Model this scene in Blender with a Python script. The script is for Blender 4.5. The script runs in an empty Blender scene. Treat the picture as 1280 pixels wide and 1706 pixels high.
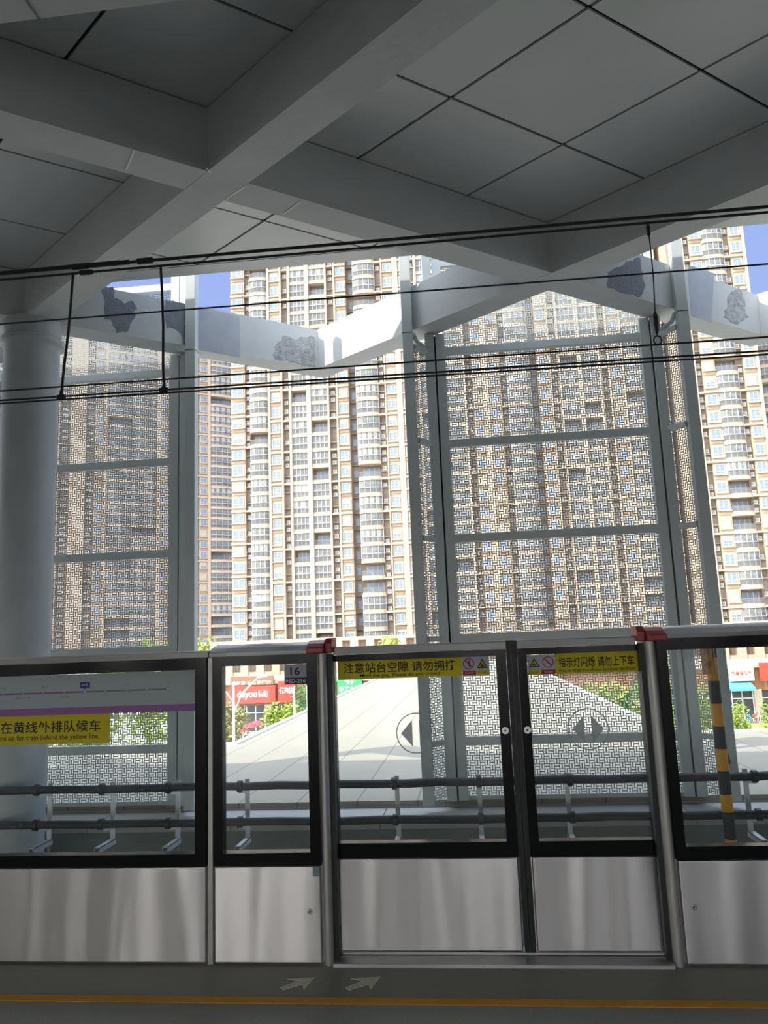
import bpy, math, random
import numpy as np
from mathutils import Vector, Matrix
from mathutils.geometry import tessellate_polygon

S = bpy.context.scene
COL = S.collection
RNG = random.Random(7)

# ------------------------------------------------------------------ camera
CAM_R = [[0.99331053, -0.05520652, -0.10142201],
         [0.10899025, 0.15806169, 0.98139575],
         [-0.03814851, -0.98588475, 0.16302131]]
CAM_H = 1.52
FPX = 1282.0
cam = bpy.data.cameras.new('camera')
cam_o = bpy.data.objects.new('camera', cam)
COL.objects.link(cam_o)
cam.sensor_fit = 'HORIZONTAL'
cam.sensor_width = 36.0
cam.lens = FPX / 1280 * 36.0
cam.clip_end = 2000
cam_o.matrix_world = Matrix(((CAM_R[0][0], -CAM_R[0][1], -CAM_R[0][2], 0),
                             (CAM_R[1][0], -CAM_R[1][1], -CAM_R[1][2], 0),
                             (CAM_R[2][0], -CAM_R[2][1], -CAM_R[2][2], CAM_H),
                             (0, 0, 0, 1)))
S.camera = cam_o

# ------------------------------------------------------------------ light
SUN_DIR = Vector((1.06, 0.55, -1.0)).normalized()
sun = bpy.data.lights.new('sun', 'SUN')
sun.energy = 1.9
sun.angle = 0.009
sun.color = (1.0, 0.93, 0.82)
sun_o = bpy.data.objects.new('sun', sun)
COL.objects.link(sun_o)
sun_o.rotation_euler = SUN_DIR.to_track_quat('-Z', 'Y').to_euler()
sun_o.location = (-20, -12, 30)

W = bpy.data.worlds.new('sky')
S.world = W
W.use_nodes = True
nt = W.node_tree
for n in list(nt.nodes):
    nt.nodes.remove(n)
tc = nt.nodes.new('ShaderNodeTexCoord')
sx = nt.nodes.new('ShaderNodeSeparateXYZ')
rmp = nt.nodes.new('ShaderNodeValToRGB')
el = rmp.color_ramp.elements
el[0].position = 0.0
el[0].color = (0.30, 0.28, 0.25, 1)
el[1].position = 1.0
el[1].color = (0.70, 0.82, 1.0, 1)
for p, c in ((0.495, (0.30, 0.28, 0.25, 1)), (0.505, (0.17, 0.20, 0.27, 1)), (0.60, (0.11, 0.145, 0.25, 1)), (0.73, (0.10, 0.135, 0.26, 1)), (0.80, (0.62, 0.72, 0.90, 1))):
    e = el.new(p)
    e.color = c
mp = nt.nodes.new('ShaderNodeMath')
mp.operation = 'MULTIPLY_ADD'
mp.inputs[1].default_value = 0.5
mp.inputs[2].default_value = 0.5
bg = nt.nodes.new('ShaderNodeBackground')
bg.inputs['Strength'].default_value = 1.0
wo = nt.nodes.new('ShaderNodeOutputWorld')
nt.links.new(tc.outputs['Generated'], sx.inputs[0])
nt.links.new(sx.outputs['Z'], mp.inputs[0])
nt.links.new(mp.outputs[0], rmp.inputs[0])
# the sky grows brighter toward the sun's side, above the horizon
dt = nt.nodes.new('ShaderNodeVectorMath')
dt.operation = 'DOT_PRODUCT'
dt.inputs[1].default_value = tuple(-c for c in Vector((SUN_DIR.x * 0.55, SUN_DIR.y * 1.25, SUN_DIR.z * 0.35)).normalized())
pw = nt.nodes.new('ShaderNodeMath')
pw.operation = 'POWER'
pw.use_clamp = False
pw.inputs[1].default_value = 2.0
cl0 = nt.nodes.new('ShaderNodeMath')
cl0.operation = 'MAXIMUM'
cl0.inputs[1].default_value = 0.0
up = nt.nodes.new('ShaderNodeMath')
up.operation = 'GREATER_THAN'
up.inputs[1].default_value = -0.01
gm = nt.nodes.new('ShaderNodeMath')
gm.operation = 'MULTIPLY'
ga = nt.nodes.new('ShaderNodeMix')
ga.data_type = 'RGBA'
ga.blend_type = 'ADD'
ga.clamp_factor = False
ga.inputs[7].default_value = (1.5, 1.42, 1.30, 1)
nt.links.new(tc.outputs['Generated'], dt.inputs[0])
nt.links.new(dt.outputs['Value'], cl0.inputs[0])
nt.links.new(cl0.outputs[0], pw.inputs[0])
nt.links.new(sx.outputs['Z'], up.inputs[0])
nt.links.new(pw.outputs[0], gm.inputs[0])
nt.links.new(up.outputs[0], gm.inputs[1])
nt.links.new(gm.outputs[0], ga.inputs[0])
nt.links.new(rmp.outputs[0], ga.inputs[6])
nt.links.new(ga.outputs[2], bg.inputs[0])
nt.links.new(bg.outputs[0], wo.inputs[0])

S.view_settings.view_transform = 'Standard'
S.view_settings.look = 'None'
S.view_settings.exposure = 1.82
S.view_settings.gamma = 1.0
S.view_settings.use_curve_mapping = False
S.cycles.max_bounces = 8
S.cycles.transparent_max_bounces = 16
S.cycles.sample_clamp_indirect = 6.0


# ------------------------------------------------------------------ helpers
def at(px, py, Y):
    d = [CAM_R[i][0] * (px - 640) + CAM_R[i][1] * (py - 853) + CAM_R[i][2] * FPX for i in range(3)]
    t = Y / d[1]
    return (d[0] * t, Y, CAM_H + d[2] * t)


def mat(name, color, rough=0.6, metal=0.0, noise=0.0, nscale=8.0, spec=0.5, bump=0.0, bscale=40.0, col2=None, stretch=None):
    m = bpy.data.materials.new(name)
    m.use_nodes = True
    t = m.node_tree
    b = t.nodes['Principled BSDF']
    b.inputs['Base Color'].default_value = (*color, 1)
    b.inputs['Roughness'].default_value = rough
    b.inputs['Metallic'].default_value = metal
    b.inputs['Specular IOR Level'].default_value = spec
    if noise > 0 or bump > 0 or col2:
        co = t.nodes.new('ShaderNodeTexCoord')
        mp_ = t.nodes.new('ShaderNodeMapping')
        if stretch:
            mp_.inputs['Scale'].default_value = stretch
        t.links.new(co.outputs['Object'], mp_.inputs[0])
    if noise > 0 or col2:
        n = t.nodes.new('ShaderNodeTexNoise')
        n.inputs['Scale'].default_value = nscale
        n.inputs['Detail'].default_value = 6
        n.inputs['Roughness'].default_value = 0.65
        t.links.new(mp_.outputs[0], n.inputs['Vector'])
        r = t.nodes.new('ShaderNodeValToRGB')
        r.color_ramp.elements[0].position = 0.3
        r.color_ramp.elements[1].position = 0.7
        c2 = col2 or color
        r.color_ramp.elements[0].color = (*[max(0, c * (1 - noise)) for c in c2], 1)
        r.color_ramp.elements[1].color = (*[min(1, c * (1 + noise)) for c in color], 1)
        t.links.new(n.outputs['Fac'], r.inputs[0])
        t.links.new(r.outputs[0], b.inputs['Base Color'])
    if bump > 0:
        n2 = t.nodes.new('ShaderNodeTexNoise')
        n2.inputs['Scale'].default_value = bscale
        n2.inputs['Detail'].default_value = 4
        t.links.new(mp_.outputs[0], n2.inputs['Vector'])
        bp = t.nodes.new('ShaderNodeBump')
        bp.inputs['Strength'].default_value = bump
        bp.inputs['Distance'].default_value = 0.02
        t.links.new(n2.outputs['Fac'], bp.inputs['Height'])
        t.links.new(bp.outputs[0], b.inputs['Normal'])
    return m


def glass_mat(name, tint, gloss=0.06, rough=0.02):
    m = bpy.data.materials.new(name)
    m.use_nodes = True
    t = m.node_tree
    t.nodes.remove(t.nodes['Principled BSDF'])
    o = t.nodes['Material Output']
    tr = t.nodes.new('ShaderNodeBsdfTransparent')
    tr.inputs[0].default_value = (*tint, 1)
    gl = t.nodes.new('ShaderNodeBsdfGlossy')
    gl.inputs['Roughness'].default_value = rough
    mx = t.nodes.new('ShaderNodeMixShader')
    mx.inputs[0].default_value = gloss
    t.links.new(tr.outputs[0], mx.inputs[1])
    t.links.new(gl.outputs[0], mx.inputs[2])
    t.links.new(mx.outputs[0], o.inputs[0])
    return m


def film_mat(name, color, opacity):
    m = bpy.data.materials.new(name)
    m.use_nodes = True
    t = m.node_tree
    b = t.nodes['Principled BSDF']
    b.inputs['Base Color'].default_value = (*color, 1)
    b.inputs['Roughness'].default_value = 0.5
    o = t.nodes['Material Output']
    tl = t.nodes.new('ShaderNodeBsdfTranslucent')
    tl.inputs[0].default_value = (*color, 1)
    m1 = t.nodes.new('ShaderNodeMixShader')
    m1.inputs[0].default_value = 0.35
    t.links.new(b.outputs[0], m1.inputs[1])
    t.links.new(tl.outputs[0], m1.inputs[2])
    tr = t.nodes.new('ShaderNodeBsdfTransparent')
    m2 = t.nodes.new('ShaderNodeMixShader')
    m2.inputs[0].default_value = opacity
    t.links.new(tr.outputs[0], m2.inputs[1])
    t.links.new(m1.outputs[0], m2.inputs[2])
    t.links.new(m2.outputs[0], o.inputs[0])
    return m


class MB:
    def __init__(self):
        self.v, self.f, self.m = [], [], []

    def add(self, vs, fs, m=0):
        n = len(self.v)
        self.v.extend([tuple(p) for p in vs])
        for f in fs:
            self.f.append(tuple(i + n for i in f))
            self.m.append(m)

    def box(self, x0, x1, y0, y1, z0, z1, m=0):
        self.add([(x0, y0, z0), (x1, y0, z0), (x1, y1, z0), (x0, y1, z0), (x0, y0, z1), (x1, y0, z1), (x1, y1, z1), (x0, y1, z1)],
                 [(0, 3, 2, 1), (4, 5, 6, 7), (0, 1, 5, 4), (1, 2, 6, 5), (2, 3, 7, 6), (3, 0, 4, 7)], m)

    def prism_z(self, poly, z0, z1, m=0):
        n = len(poly)
        vs = [(x, y, z0) for x, y in poly] + [(x, y, z1) for x, y in poly]
        fs = [tuple(range(n - 1, -1, -1)), tuple(range(n, 2 * n))] + [(i, (i + 1) % n, n + (i + 1) % n, n + i) for i in range(n)]
        self.add(vs, fs, m)

    def prism_x(self, poly, x0, x1, m=0):          # poly of (y, z)
        n = len(poly)
        vs = [(x0, y, z) for y, z in poly] + [(x1, y, z) for y, z in poly]
        fs = [tuple(range(n)), tuple(range(2 * n - 1, n - 1, -1))] + [(i, n + i, n + (i + 1) % n, (i + 1) % n) for i in range(n)]
        self.add(vs, fs, m)

    def prism_y(self, poly, y0, y1, m=0):          # poly of (x, z)
        n = len(poly)
        vs = [(x, y0, z) for x, z in poly] + [(x, y1, z) for x, z in poly]
        fs = [tuple(range(n)), tuple(range(2 * n - 1, n - 1, -1))] + [(i, n + i, n + (i + 1) % n, (i + 1) % n) for i in range(n)]
        self.add(vs, fs, m)

    def bar(self, p, q, w, h, m=0, up=(0, 0, 1)):
        p, q = Vector(p), Vector(q)
        d = (q - p).normalized()
        u = Vector(up)
        if abs(d.dot(u)) > 0.95:
            u = Vector((0, 1, 0))
        s = d.cross(u).normalized() * (w / 2)
        t = s.cross(d).normalized() * (h / 2)
        vs = [p - s - t, p + s - t, p + s + t, p - s + t, q - s - t, q + s - t, q + s + t, q - s + t]
        self.add(vs, [(0, 3, 2, 1), (4, 5, 6, 7), (0, 1, 5, 4), (1, 2, 6, 5), (2, 3, 7, 6), (3, 0, 4, 7)], m)

    def tube(self, pts, r, n=8, m=0, cap=True):
        pts = [Vector(p) for p in pts]
        rs = r if isinstance(r, (list, tuple)) else [r] * len(pts)
        base = len(self.v)
        for i, p in enumerate(pts):
            d = (pts[min(i + 1, len(pts) - 1)] - pts[max(i - 1, 0)]).normalized()
            u = Vector((0, 0, 1)) if abs(d.z) < 0.9 else Vector((0, 1, 0))
            a = d.cross(u).normalized()
            b = a.cross(d).normalized()
            for k in range(n):
                th = 2 * math.pi * k / n
                self.v.append(tuple(p + (a * math.cos(th) + b * math.sin(th)) * rs[i]))
        for i in range(len(pts) - 1):
            for k in range(n):
                k2 = (k + 1) % n
                self.f.append((base + i * n + k, base + i * n + k2, base + (i + 1) * n + k2, base + (i + 1) * n + k))
                self.m.append(m)
        if cap:
            self.f.append(tuple(base + k for k in range(n - 1, -1, -1)))
            self.m.append(m)
            self.f.append(tuple(base + (len(pts) - 1) * n + k for k in range(n)))
            self.m.append(m)

    def lathe(self, prof, c, n=48, m=0):           # prof of (r, z), axis z at c
        base = len(self.v)
        for r, z in prof:
            for k in range(n):
                th = 2 * math.pi * k / n
                self.v.append((c[0] + r * math.cos(th), c[1] + r * math.sin(th), c[2] + z))
        for i in range(len(prof) - 1):
            for k in range(n):
                k2 = (k + 1) % n
                self.f.append((base + i * n + k, base + i * n + k2, base + (i + 1) * n + k2, base + (i + 1) * n + k))
                self.m.append(m)
        self.f.append(tuple(base + k for k in range(n - 1, -1, -1)))
        self.m.append(m)
        self.f.append(tuple(base + (len(prof) - 1) * n + k for k in range(n)))
        self.m.append(m)

    def disc_y(self, c, r, y0, y1, n=24, m=0):     # short cylinder with its axis along y
        self.prism_y([(c[0] + r * math.cos(2 * math.pi * k / n), c[1] + r * math.sin(2 * math.pi * k / n)) for k in range(n)], y0, y1, m)

    def ring_y(self, c, r0, r1, y0, y1, n=40, m=0):
        base = len(self.v)
        for k in range(n):
            th = 2 * math.pi * k / n
            for r in (r0, r1):
                for y in (y0, y1):
                    self.v.append((c[0] + r * math.cos(th), y, c[1] + r * math.sin(th)))
        for k in range(n):
            a, b = base + 4 * k, base + 4 * ((k + 1) % n)
            for q in ((a, a + 2, b + 2, b), (a + 1, b + 1, b + 3, a + 3), (a + 2, a + 3, b + 3, b + 2), (a, b, b + 1, a + 1)):
                self.f.append(q)
                self.m.append(m)

    def mesh(self, name, mats, smooth=False):
        me = bpy.data.meshes.new(name)
        me.from_pydata(self.v, [], self.f)
        for mt in (mats if isinstance(mats, (list, tuple)) else [mats]):
            me.materials.append(mt)
        if len(me.materials) > 1:
            me.polygons.foreach_set('material_index', self.m)
        if smooth:
            me.polygons.foreach_set('use_smooth', [True] * len(me.polygons))
            me.set_sharp_from_angle(angle=math.radians(40))
        me.update()
        return me

    def build(self, name, mats, parent=None, smooth=False, bevel=0.0):
        return link(name, self.mesh(name, mats, smooth), parent, bevel)


def link(name, me, parent=None, bevel=0.0):
    o = bpy.data.objects.new(name, me)
    COL.objects.link(o)
    if parent:
        o.parent = parent
    if bevel:
        md = o.modifiers.new('bevel', 'BEVEL')
        md.width = bevel
        md.segments = 2
        md.limit_method = 'ANGLE'
    return o


def tag(o, label=None, cat=None, group=None, kind=None):
    if label:
        o['label'] = label
    if cat:
        o['category'] = cat
    if group:
        o['group'] = group
    if kind:
        o['kind'] = kind
    return o


def thing(name, label, cat, loc=(0, 0, 0), group=None, rz=0.0):
    o = bpy.data.objects.new(name, None)
    o.empty_display_size = 0.1
    COL.objects.link(o)
    o.location = loc
    o.rotation_euler = (0, 0, rz)
    return tag(o, label, cat, group)


def lettering(mb, text, x0, x1, z0, z1, y, m=0, bold=0.0, fit=True):
    """flat letters standing in the XZ plane at depth y, stretched to the given box"""
    c = bpy.data.curves.new('letters', 'FONT')
    c.body = text
    c.resolution_u = 3
    c.offset = bold
    o = bpy.data.objects.new('letters', c)
    me = bpy.data.meshes.new_from_object(o)
    co = np.empty(len(me.vertices) * 3)
    me.vertices.foreach_get('co', co)
    co = co.reshape(-1, 3)
    fs = [tuple(p.vertices) for p in me.polygons]
    bpy.data.objects.remove(o)
    bpy.data.curves.remove(c)
    bpy.data.meshes.remove(me)
    if not len(co):
        return
    a, b = co.min(0), co.max(0)
    kz = (z1 - z0) / max(1e-6, b[1] - a[1])
    kx = (x1 - x0) / max(1e-6, b[0] - a[0]) if fit else kz
    vs = [(x0 + (p[0] - a[0]) * kx, y, z0 + (p[1] - a[1]) * kz) for p in co]
    mb.add(vs, fs, m)


# ------------------------------------------------------------------ materials
M = {}
M['beam'] = mat('painted_concrete_beam', (0.52, 0.545, 0.55), 0.75, noise=0.06, nscale=1.6, bump=0.15, bscale=14)
M['ceil'] = mat('ceiling_panel', (0.56, 0.59, 0.58), 0.38, noise=0.03, nscale=0.8)
M['dark'] = mat('dark_joint_and_shade', (0.05, 0.055, 0.055), 0.8)
M['column'] = mat('painted_round_column', (0.40, 0.44, 0.46), 0.45, noise=0.08, nscale=2.2)
M['floor'] = mat('granite_floor', (0.35, 0.34, 0.28), 0.5, noise=0.2, nscale=160, col2=(0.29, 0.285, 0.235))
M['floor_unseen_dark'] = mat('unseen_darkened_floor', (0.10, 0.095, 0.085), 0.5, noise=0.2, nscale=160)  # for floor out of view, darkened to bounce less light
M['yellow_line'] = mat('yellow_line_paint', (0.95, 0.42, 0.03), 0.6, noise=0.12, nscale=30)
M['arrow'] = mat('arrow_paint', (0.92, 0.86, 0.72), 0.7, noise=0.15, nscale=60)
M['black'] = mat('black_frame', (0.004, 0.005, 0.006), 0.16, spec=0.3)
M['rubber'] = mat('black_rubber', (0.025, 0.028, 0.03), 0.45)
M['glass'] = glass_mat('screen_glass', (0.935, 0.965, 0.96), 0.045)
M['film'] = film_mat('frosted_film', (0.50, 0.56, 0.56), 0.72)
M['map'] = film_mat('map_film', (0.62, 0.68, 0.68), 0.97)
M['purple'] = film_mat('purple_film', (0.50, 0.24, 0.56), 0.97)
M['sticker_yellow'] = film_mat('yellow_sticker', (0.85, 0.74, 0.02), 0.99)
M['sticker_white'] = film_mat('white_sticker', (0.70, 0.71, 0.78), 0.99)
M['ink'] = mat('dark_ink', (0.03, 0.022, 0.012), 0.6)
M['ink_grey'] = mat('grey_ink', (0.28, 0.30, 0.31), 0.6)
M['ink_faint'] = mat('faint_ink', (0.40, 0.43, 0.44), 0.6)
M['ink_red'] = mat('red_ink', (0.50, 0.04, 0.06), 0.6)
M['ink_white'] = mat('white_ink', (0.8, 0.8, 0.82), 0.6)
M['navy'] = mat('navy_plate', (0.035, 0.035, 0.075), 0.5)
M['plate'] = mat('grey_number_plate', (0.45, 0.47, 0.52), 0.5, noise=0.08, nscale=90)
M['map_blue'] = mat('blue_tag', (0.05, 0.05, 0.28), 0.5)
M['map_grey'] = mat('grey_line', (0.30, 0.31, 0.32), 0.6)
M['lamp_red'] = mat('red_lamp_plastic', (0.42, 0.025, 0.03), 0.28, noise=0.1, nscale=30)
M['screen'] = mat('screen_paint', (0.40, 0.43, 0.43), 0.6, noise=0.05, nscale=3)
M['post'] = mat('post_paint', (0.50, 0.545, 0.545), 0.55, noise=0.05, nscale=2.5)
M['deck'] = mat('terrace_slabs', (0.30, 0.268, 0.222), 0.8, noise=0.05, nscale=1.2)
M['deck_strip'] = mat('terrace_edge_slabs', (0.34, 0.33, 0.315), 0.8, noise=0.06, nscale=2.0)
M['riser'] = mat('terrace_riser', (0.42, 0.42, 0.41), 0.8, noise=0.05, nscale=4)
M['trackwall'] = mat('trackside_wall', (0.16, 0.19, 0.185), 0.85, noise=0.18, nscale=2.4)
M['ballast'] = mat('track_bed', (0.13, 0.13, 0.125), 0.9, noise=0.3, nscale=25)
M['pipe'] = mat('dark_cable_sleeve', (0.025, 0.033, 0.04), 0.55, noise=0.15, nscale=20, bump=0.4, bscale=70)
M['galv'] = mat('galvanised_steel', (0.50, 0.53, 0.54), 0.45, metal=0.35, noise=0.08, nscale=20)
M['wire'] = mat('dark_wire', (0.018, 0.018, 0.02), 0.5)
M['insul'] = mat('insulator_glaze', (0.05, 0.05, 0.05), 0.3)
M['hazard_y'] = mat('hazard_yellow', (0.62, 0.30, 0.02), 0.6)
M['hazard_k'] = mat('hazard_black', (0.025, 0.03, 0.033), 0.6)
M['orange'] = mat('orange_board', (0.50, 0.25, 0.03), 0.6, noise=0.12, nscale=12)
M['peel'] = mat('bare_cement_patch', (0.20, 0.22, 0.26), 0.85, noise=0.12, nscale=9, bump=0.4, bscale=30)
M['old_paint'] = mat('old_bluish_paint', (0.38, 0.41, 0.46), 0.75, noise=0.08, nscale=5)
M['grime'] = mat('grime_patch', (0.36, 0.37, 0.38), 0.85, noise=0.35, nscale=14, bump=0.6, bscale=40)
M['rust'] = mat('rust_stain', (0.10, 0.075, 0.065), 0.9, noise=0.2, nscale=20)
M['tw_beige'] = mat('tower_beige', (0.415, 0.335, 0.247), 0.85, noise=0.05, nscale=0.3)
M['tw_trim'] = mat('tower_trim', (0.456, 0.375, 0.281), 0.85)
M['tw_brick'] = mat('tower_brick', (0.216, 0.188, 0.160), 0.9, noise=0.25, nscale=1.2, stretch=(0.4, 0.4, 3.0))
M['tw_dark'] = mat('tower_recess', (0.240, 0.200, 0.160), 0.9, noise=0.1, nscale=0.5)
M['tw_glass'] = mat('tower_window_glass', (0.19, 0.255, 0.35), 0.2, spec=0.3, noise=0.25, nscale=0.4)
M['tw_bglass'] = mat('tower_balcony_glass', (0.19, 0.205, 0.205), 0.3, spec=0.25, noise=0.45, nscale=0.8)
M['tw_frame'] = mat('tower_white_frame', (0.475, 0.475, 0.468), 0.6)
M['tw_rail'] = mat('tower_railing', (0.20, 0.20, 0.20), 0.6)
M['tw_blind'] = mat('tower_roller_blind', (0.446, 0.389, 0.288), 0.8)
M['tw_curtain'] = mat('tower_curtain', (0.374, 0.374, 0.360), 0.8, noise=0.12, nscale=2)
M['ac'] = mat('ac_casing', (0.418, 0.403, 0.374), 0.6)
M['grass'] = mat('lawn', (0.33, 0.42, 0.10), 0.9, noise=0.3, nscale=0.8)
M['ground_unseen'] = mat('unseen_dark_ground', (0.09, 0.088, 0.08), 0.9, noise=0.08, nscale=0.2)  # darkened so the unseen ground throws less light on the beams
M['street'] = mat('street_paving', (0.42, 0.40, 0.38), 0.9, noise=0.12, nscale=0.3)
M['leaf'] = mat('leaves_yellow_green', (0.28, 0.36, 0.05), 0.7, noise=0.35, nscale=1.2)
M['leaf2'] = mat('leaves_dark_green', (0.10, 0.20, 0.05), 0.7, noise=0.35, nscale=1.2)
M['leaf3'] = mat('leaves_brownish', (0.26, 0.24, 0.07), 0.7, noise=0.35, nscale=1.2)
M['bark'] = mat('bark', (0.16, 0.11, 0.07), 0.9)
M['sign_red'] = mat('sign_red', (0.72, 0.06, 0.04), 0.5)
M['sign_green'] = mat('sign_green', (0.06, 0.42, 0.14), 0.5)
M['sign_teal'] = mat('sign_teal', (0.02, 0.45, 0.28), 0.5)
M['sign_white'] = mat('sign_white', (0.82, 0.81, 0.77), 0.5)
M['fascia'] = mat('brown_fascia', (0.280, 0.133, 0.070), 0.7)
M['shop_wall'] = mat('shop_wall', (0.518, 0.434, 0.336), 0.85, noise=0.06, nscale=0.5)
M['shop_dark'] = mat('shop_interior', (0.05, 0.05, 0.06), 0.4)
M['awning_blue'] = mat('awning_blue', (0.10, 0.38, 0.52), 0.7)
M['brown_glass'] = mat('brown_window', (0.14, 0.09, 0.06), 0.3)
M['white_metal'] = mat('white_metal', (0.80, 0.80, 0.78), 0.45)
M['umb_red'] = mat('red_umbrella_cloth', (0.62, 0.07, 0.09), 0.7)
M['car_white'] = mat('white_car_paint', (0.80, 0.80, 0.80), 0.3)
M['tyre'] = mat('tyre', (0.03, 0.03, 0.03), 0.8)
M['bike_red'] = mat('bike_red', (0.60, 0.12, 0.05), 0.5)
M['bike_grey'] = mat('bike_grey', (0.45, 0.45, 0.46), 0.5)
M['cream'] = mat('cream_plastic', (0.55, 0.54, 0.48), 0.5)
M['label_blue'] = mat('light_blue_label', (0.16, 0.36, 0.42), 0.5)


def steel_mat(name, base, rough, warp):
    """brushed stainless sheet, grain running sideways, slightly wavy"""
    m = bpy.data.materials.new(name)
    m.use_nodes = True
    t = m.node_tree
    b = t.nodes['Principled BSDF']
    b.inputs['Base Color'].default_value = (*base, 1)
    b.inputs['Metallic'].default_value = 1.0
    b.inputs['Roughness'].default_value = rough
    b.inputs['Anisotropic'].default_value = 0.99
    b.inputs['Anisotropic Rotation'].default_value = 0.25
    tg = t.nodes.new('ShaderNodeTangent')
    tg.direction_type = 'RADIAL'
    tg.axis = 'Z'
    t.links.new(tg.outputs[0], b.inputs['Tangent'])
    co = t.nodes.new('ShaderNodeTexCoord')
    m1 = t.nodes.new('ShaderNodeMapping')
    m1.inputs['Scale'].default_value = (3.2, 1.0, 0.45)
    n1 = t.nodes.new('ShaderNodeTexNoise')
    n1.inputs['Scale'].default_value = 1.0
    n1.inputs['Detail'].default_value = 1.0
    t.links.new(co.outputs['Object'], m1.inputs[0])
    t.links.new(m1.outputs[0], n1.inputs['Vector'])
    b1 = t.nodes.new('ShaderNodeBump')
    b1.inputs['Strength'].default_value = 1.0
    b1.inputs['Distance'].default_value = warp
    t.links.new(n1.outputs['Fac'], b1.inputs['Height'])
    m2 = t.nodes.new('ShaderNodeMapping')
    m2.inputs['Scale'].default_value = (3.0, 3.0, 900.0)
    n2 = t.nodes.new('ShaderNodeTexNoise')
    n2.inputs['Scale'].default_value = 1.0
    n2.inputs['Detail'].default_value = 2.0
    t.links.new(co.outputs['Object'], m2.inputs[0])
    t.links.new(m2.outputs[0], n2.inputs['Vector'])
    b2 = t.nodes.new('ShaderNodeBump')
    b2.inputs['Strength'].default_value = 0.15
    b2.inputs['Distance'].default_value = 0.0006
    t.links.new(n2.outputs['Fac'], b2.inputs['Height'])
    t.links.new(b1.outputs[0], b2.inputs['Normal'])
    t.links.new(b2.outputs[0], b.inputs['Normal'])
    return m


M['steel'] = steel_mat('brushed_steel_sheet', (0.78, 0.765, 0.75), 0.32, 0.03)
M['steel_rail'] = steel_mat('brushed_steel_rail', (0.70, 0.70, 0.69), 0.45, 0.004)
M['satin'] = mat('satin_steel_cover', (0.60, 0.59, 0.55), 0.42, metal=0.55, noise=0.04, nscale=3)
M['chrome'] = mat('lock_chrome', (0.7, 0.7, 0.7), 0.25, metal=1.0)


def slab_mat():
    """terrace paving: joints along Y every 0.72 m and a few cross joints"""
    m = M['deck']
    t = m.node_tree
    b = t.nodes['Principled BSDF']
    src = b.inputs['Base Color'].links[0].from_socket
    co = t.nodes.new('ShaderNodeTexCoord')
    sp = t.nodes.new('ShaderNodeSeparateXYZ')
    t.links.new(co.outputs['Object'], sp.inputs[0])
    outs = []
    for ax, step, off, wd in (('X', 0.72, 0.0, 0.011), ('Y', 6.0, 2.4, 0.003)):
        a = t.nodes.new('ShaderNodeMath')
        a.operation = 'MULTIPLY_ADD'
        a.inputs[1].default_value = 1 / step
        a.inputs[2].default_value = off + 100.0
        t.links.new(sp.outputs[ax], a.inputs[0])
        f = t.nodes.new('ShaderNodeMath')
        f.operation = 'FRACT'
        t.links.new(a.outputs[0], f.inputs[0])
        l = t.nodes.new('ShaderNodeMath')
        l.operation = 'LESS_THAN'
        l.inputs[1].default_value = wd / step * 1.6
        t.links.new(f.outputs[0], l.inputs[0])
        outs.append(l.outputs[0])
    mx = t.nodes.new('ShaderNodeMath')
    mx.operation = 'MAXIMUM'
    t.links.new(outs[0], mx.inputs[0])
    t.links.new(outs[1], mx.inputs[1])
    mix = t.nodes.new('ShaderNodeMix')
    mix.data_type = 'RGBA'
    t.links.new(mx.outputs[0], mix.inputs[0])
    t.links.new(src, mix.inputs[6])
    mix.inputs[7].default_value = (0.15, 0.133, 0.112, 1)
    t.links.new(mix.outputs[2], b.inputs['Base Color'])


slab_mat()

# ================================================================== SETTING
ZD, ZS = -0.36, -0.44                # raised terrace, lower edge strip
YW = 8.72                            # face of the wall beyond the track
# ground and street
b = MB()
b.box(-260, 260, 12, 420, -9.9, -9.6)
tag(b.build('ground', M['street']), 'grey paved street and forecourt below the station', kind='structure')
# unseen ground added beyond the station, kept dark to limit bounced light
b = MB()
b.box(-90, 90, -120, -9.5, -1.9, -1.6)
tag(b.build('ground', M['ground_unseen']), 'dark unseen ground added beyond the station to steer bounced light', kind='structure')
# platform floor
b = MB()
b.box(-60, 60, 1.0, 3.90, -0.4, 0.0)
b.box(-60, 60, -5.5, 1.0, -0.4, 0.0, 1)  # unseen floor, darkened to cut light bounced onto beams and ceiling
b.box(-60, 60, 3.90, 4.12, -0.4, -0.004)
tag(b.build('floor', [M['floor'], M['floor_unseen_dark']]), 'dark grey granite platform floor', kind='structure')
# track bed and trackside wall
b = MB()
b.box(-30, 30, 4.12, YW, -1.6, -1.25)
tag(b.build('ground', M['ballast']), 'dark track bed between the platform and the wall', kind='structure')
b = MB()
b.box(-30, 30, YW, 9.44, -1.6, ZS - 0.02)
tag(b.build('wall_back', M['trackwall']), 'dark grey green wall beyond the track', kind='structure')
# terrace
b = MB()
for k in range(-20, 20):
    b.box(-1.07 + k * 1.66, -1.07 + (k + 1) * 1.66 - 0.012, YW - 0.03, 9.45, ZS - 0.06, ZS)
tag(b.build('floor', M['deck_strip']), 'pale slab strip on top of the trackside wall', kind='structure')
b = MB()
b.box(-30, 30, 9.45, 14.85, ZD - 0.06, ZD, 0)
b.box(-4.53, 3.45, 14.85, 62, ZD - 0.06, ZD, 0)
b.box(-30, 30, 9.452, 9.6, -1.2, ZD - 0.004, 1)
b.box(-30, 30, 9.6, 14.8, -1.2, ZD - 0.06, 1)
b.box(-4.5, 3.42, 14.8, 62, -1.2, ZD - 0.06, 1)
tag(b.build('floor', [M['deck'], M['riser']]), 'sunlit pale terrace of long slabs running out toward the street', kind='structure')
b = MB()
b.box(-30, -4.53, 14.85, 15.0, -1.2, ZD + 0.03)
b.box(-4.65, -4.53, 15.0, 62, -1.2, ZD + 0.03)
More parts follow.
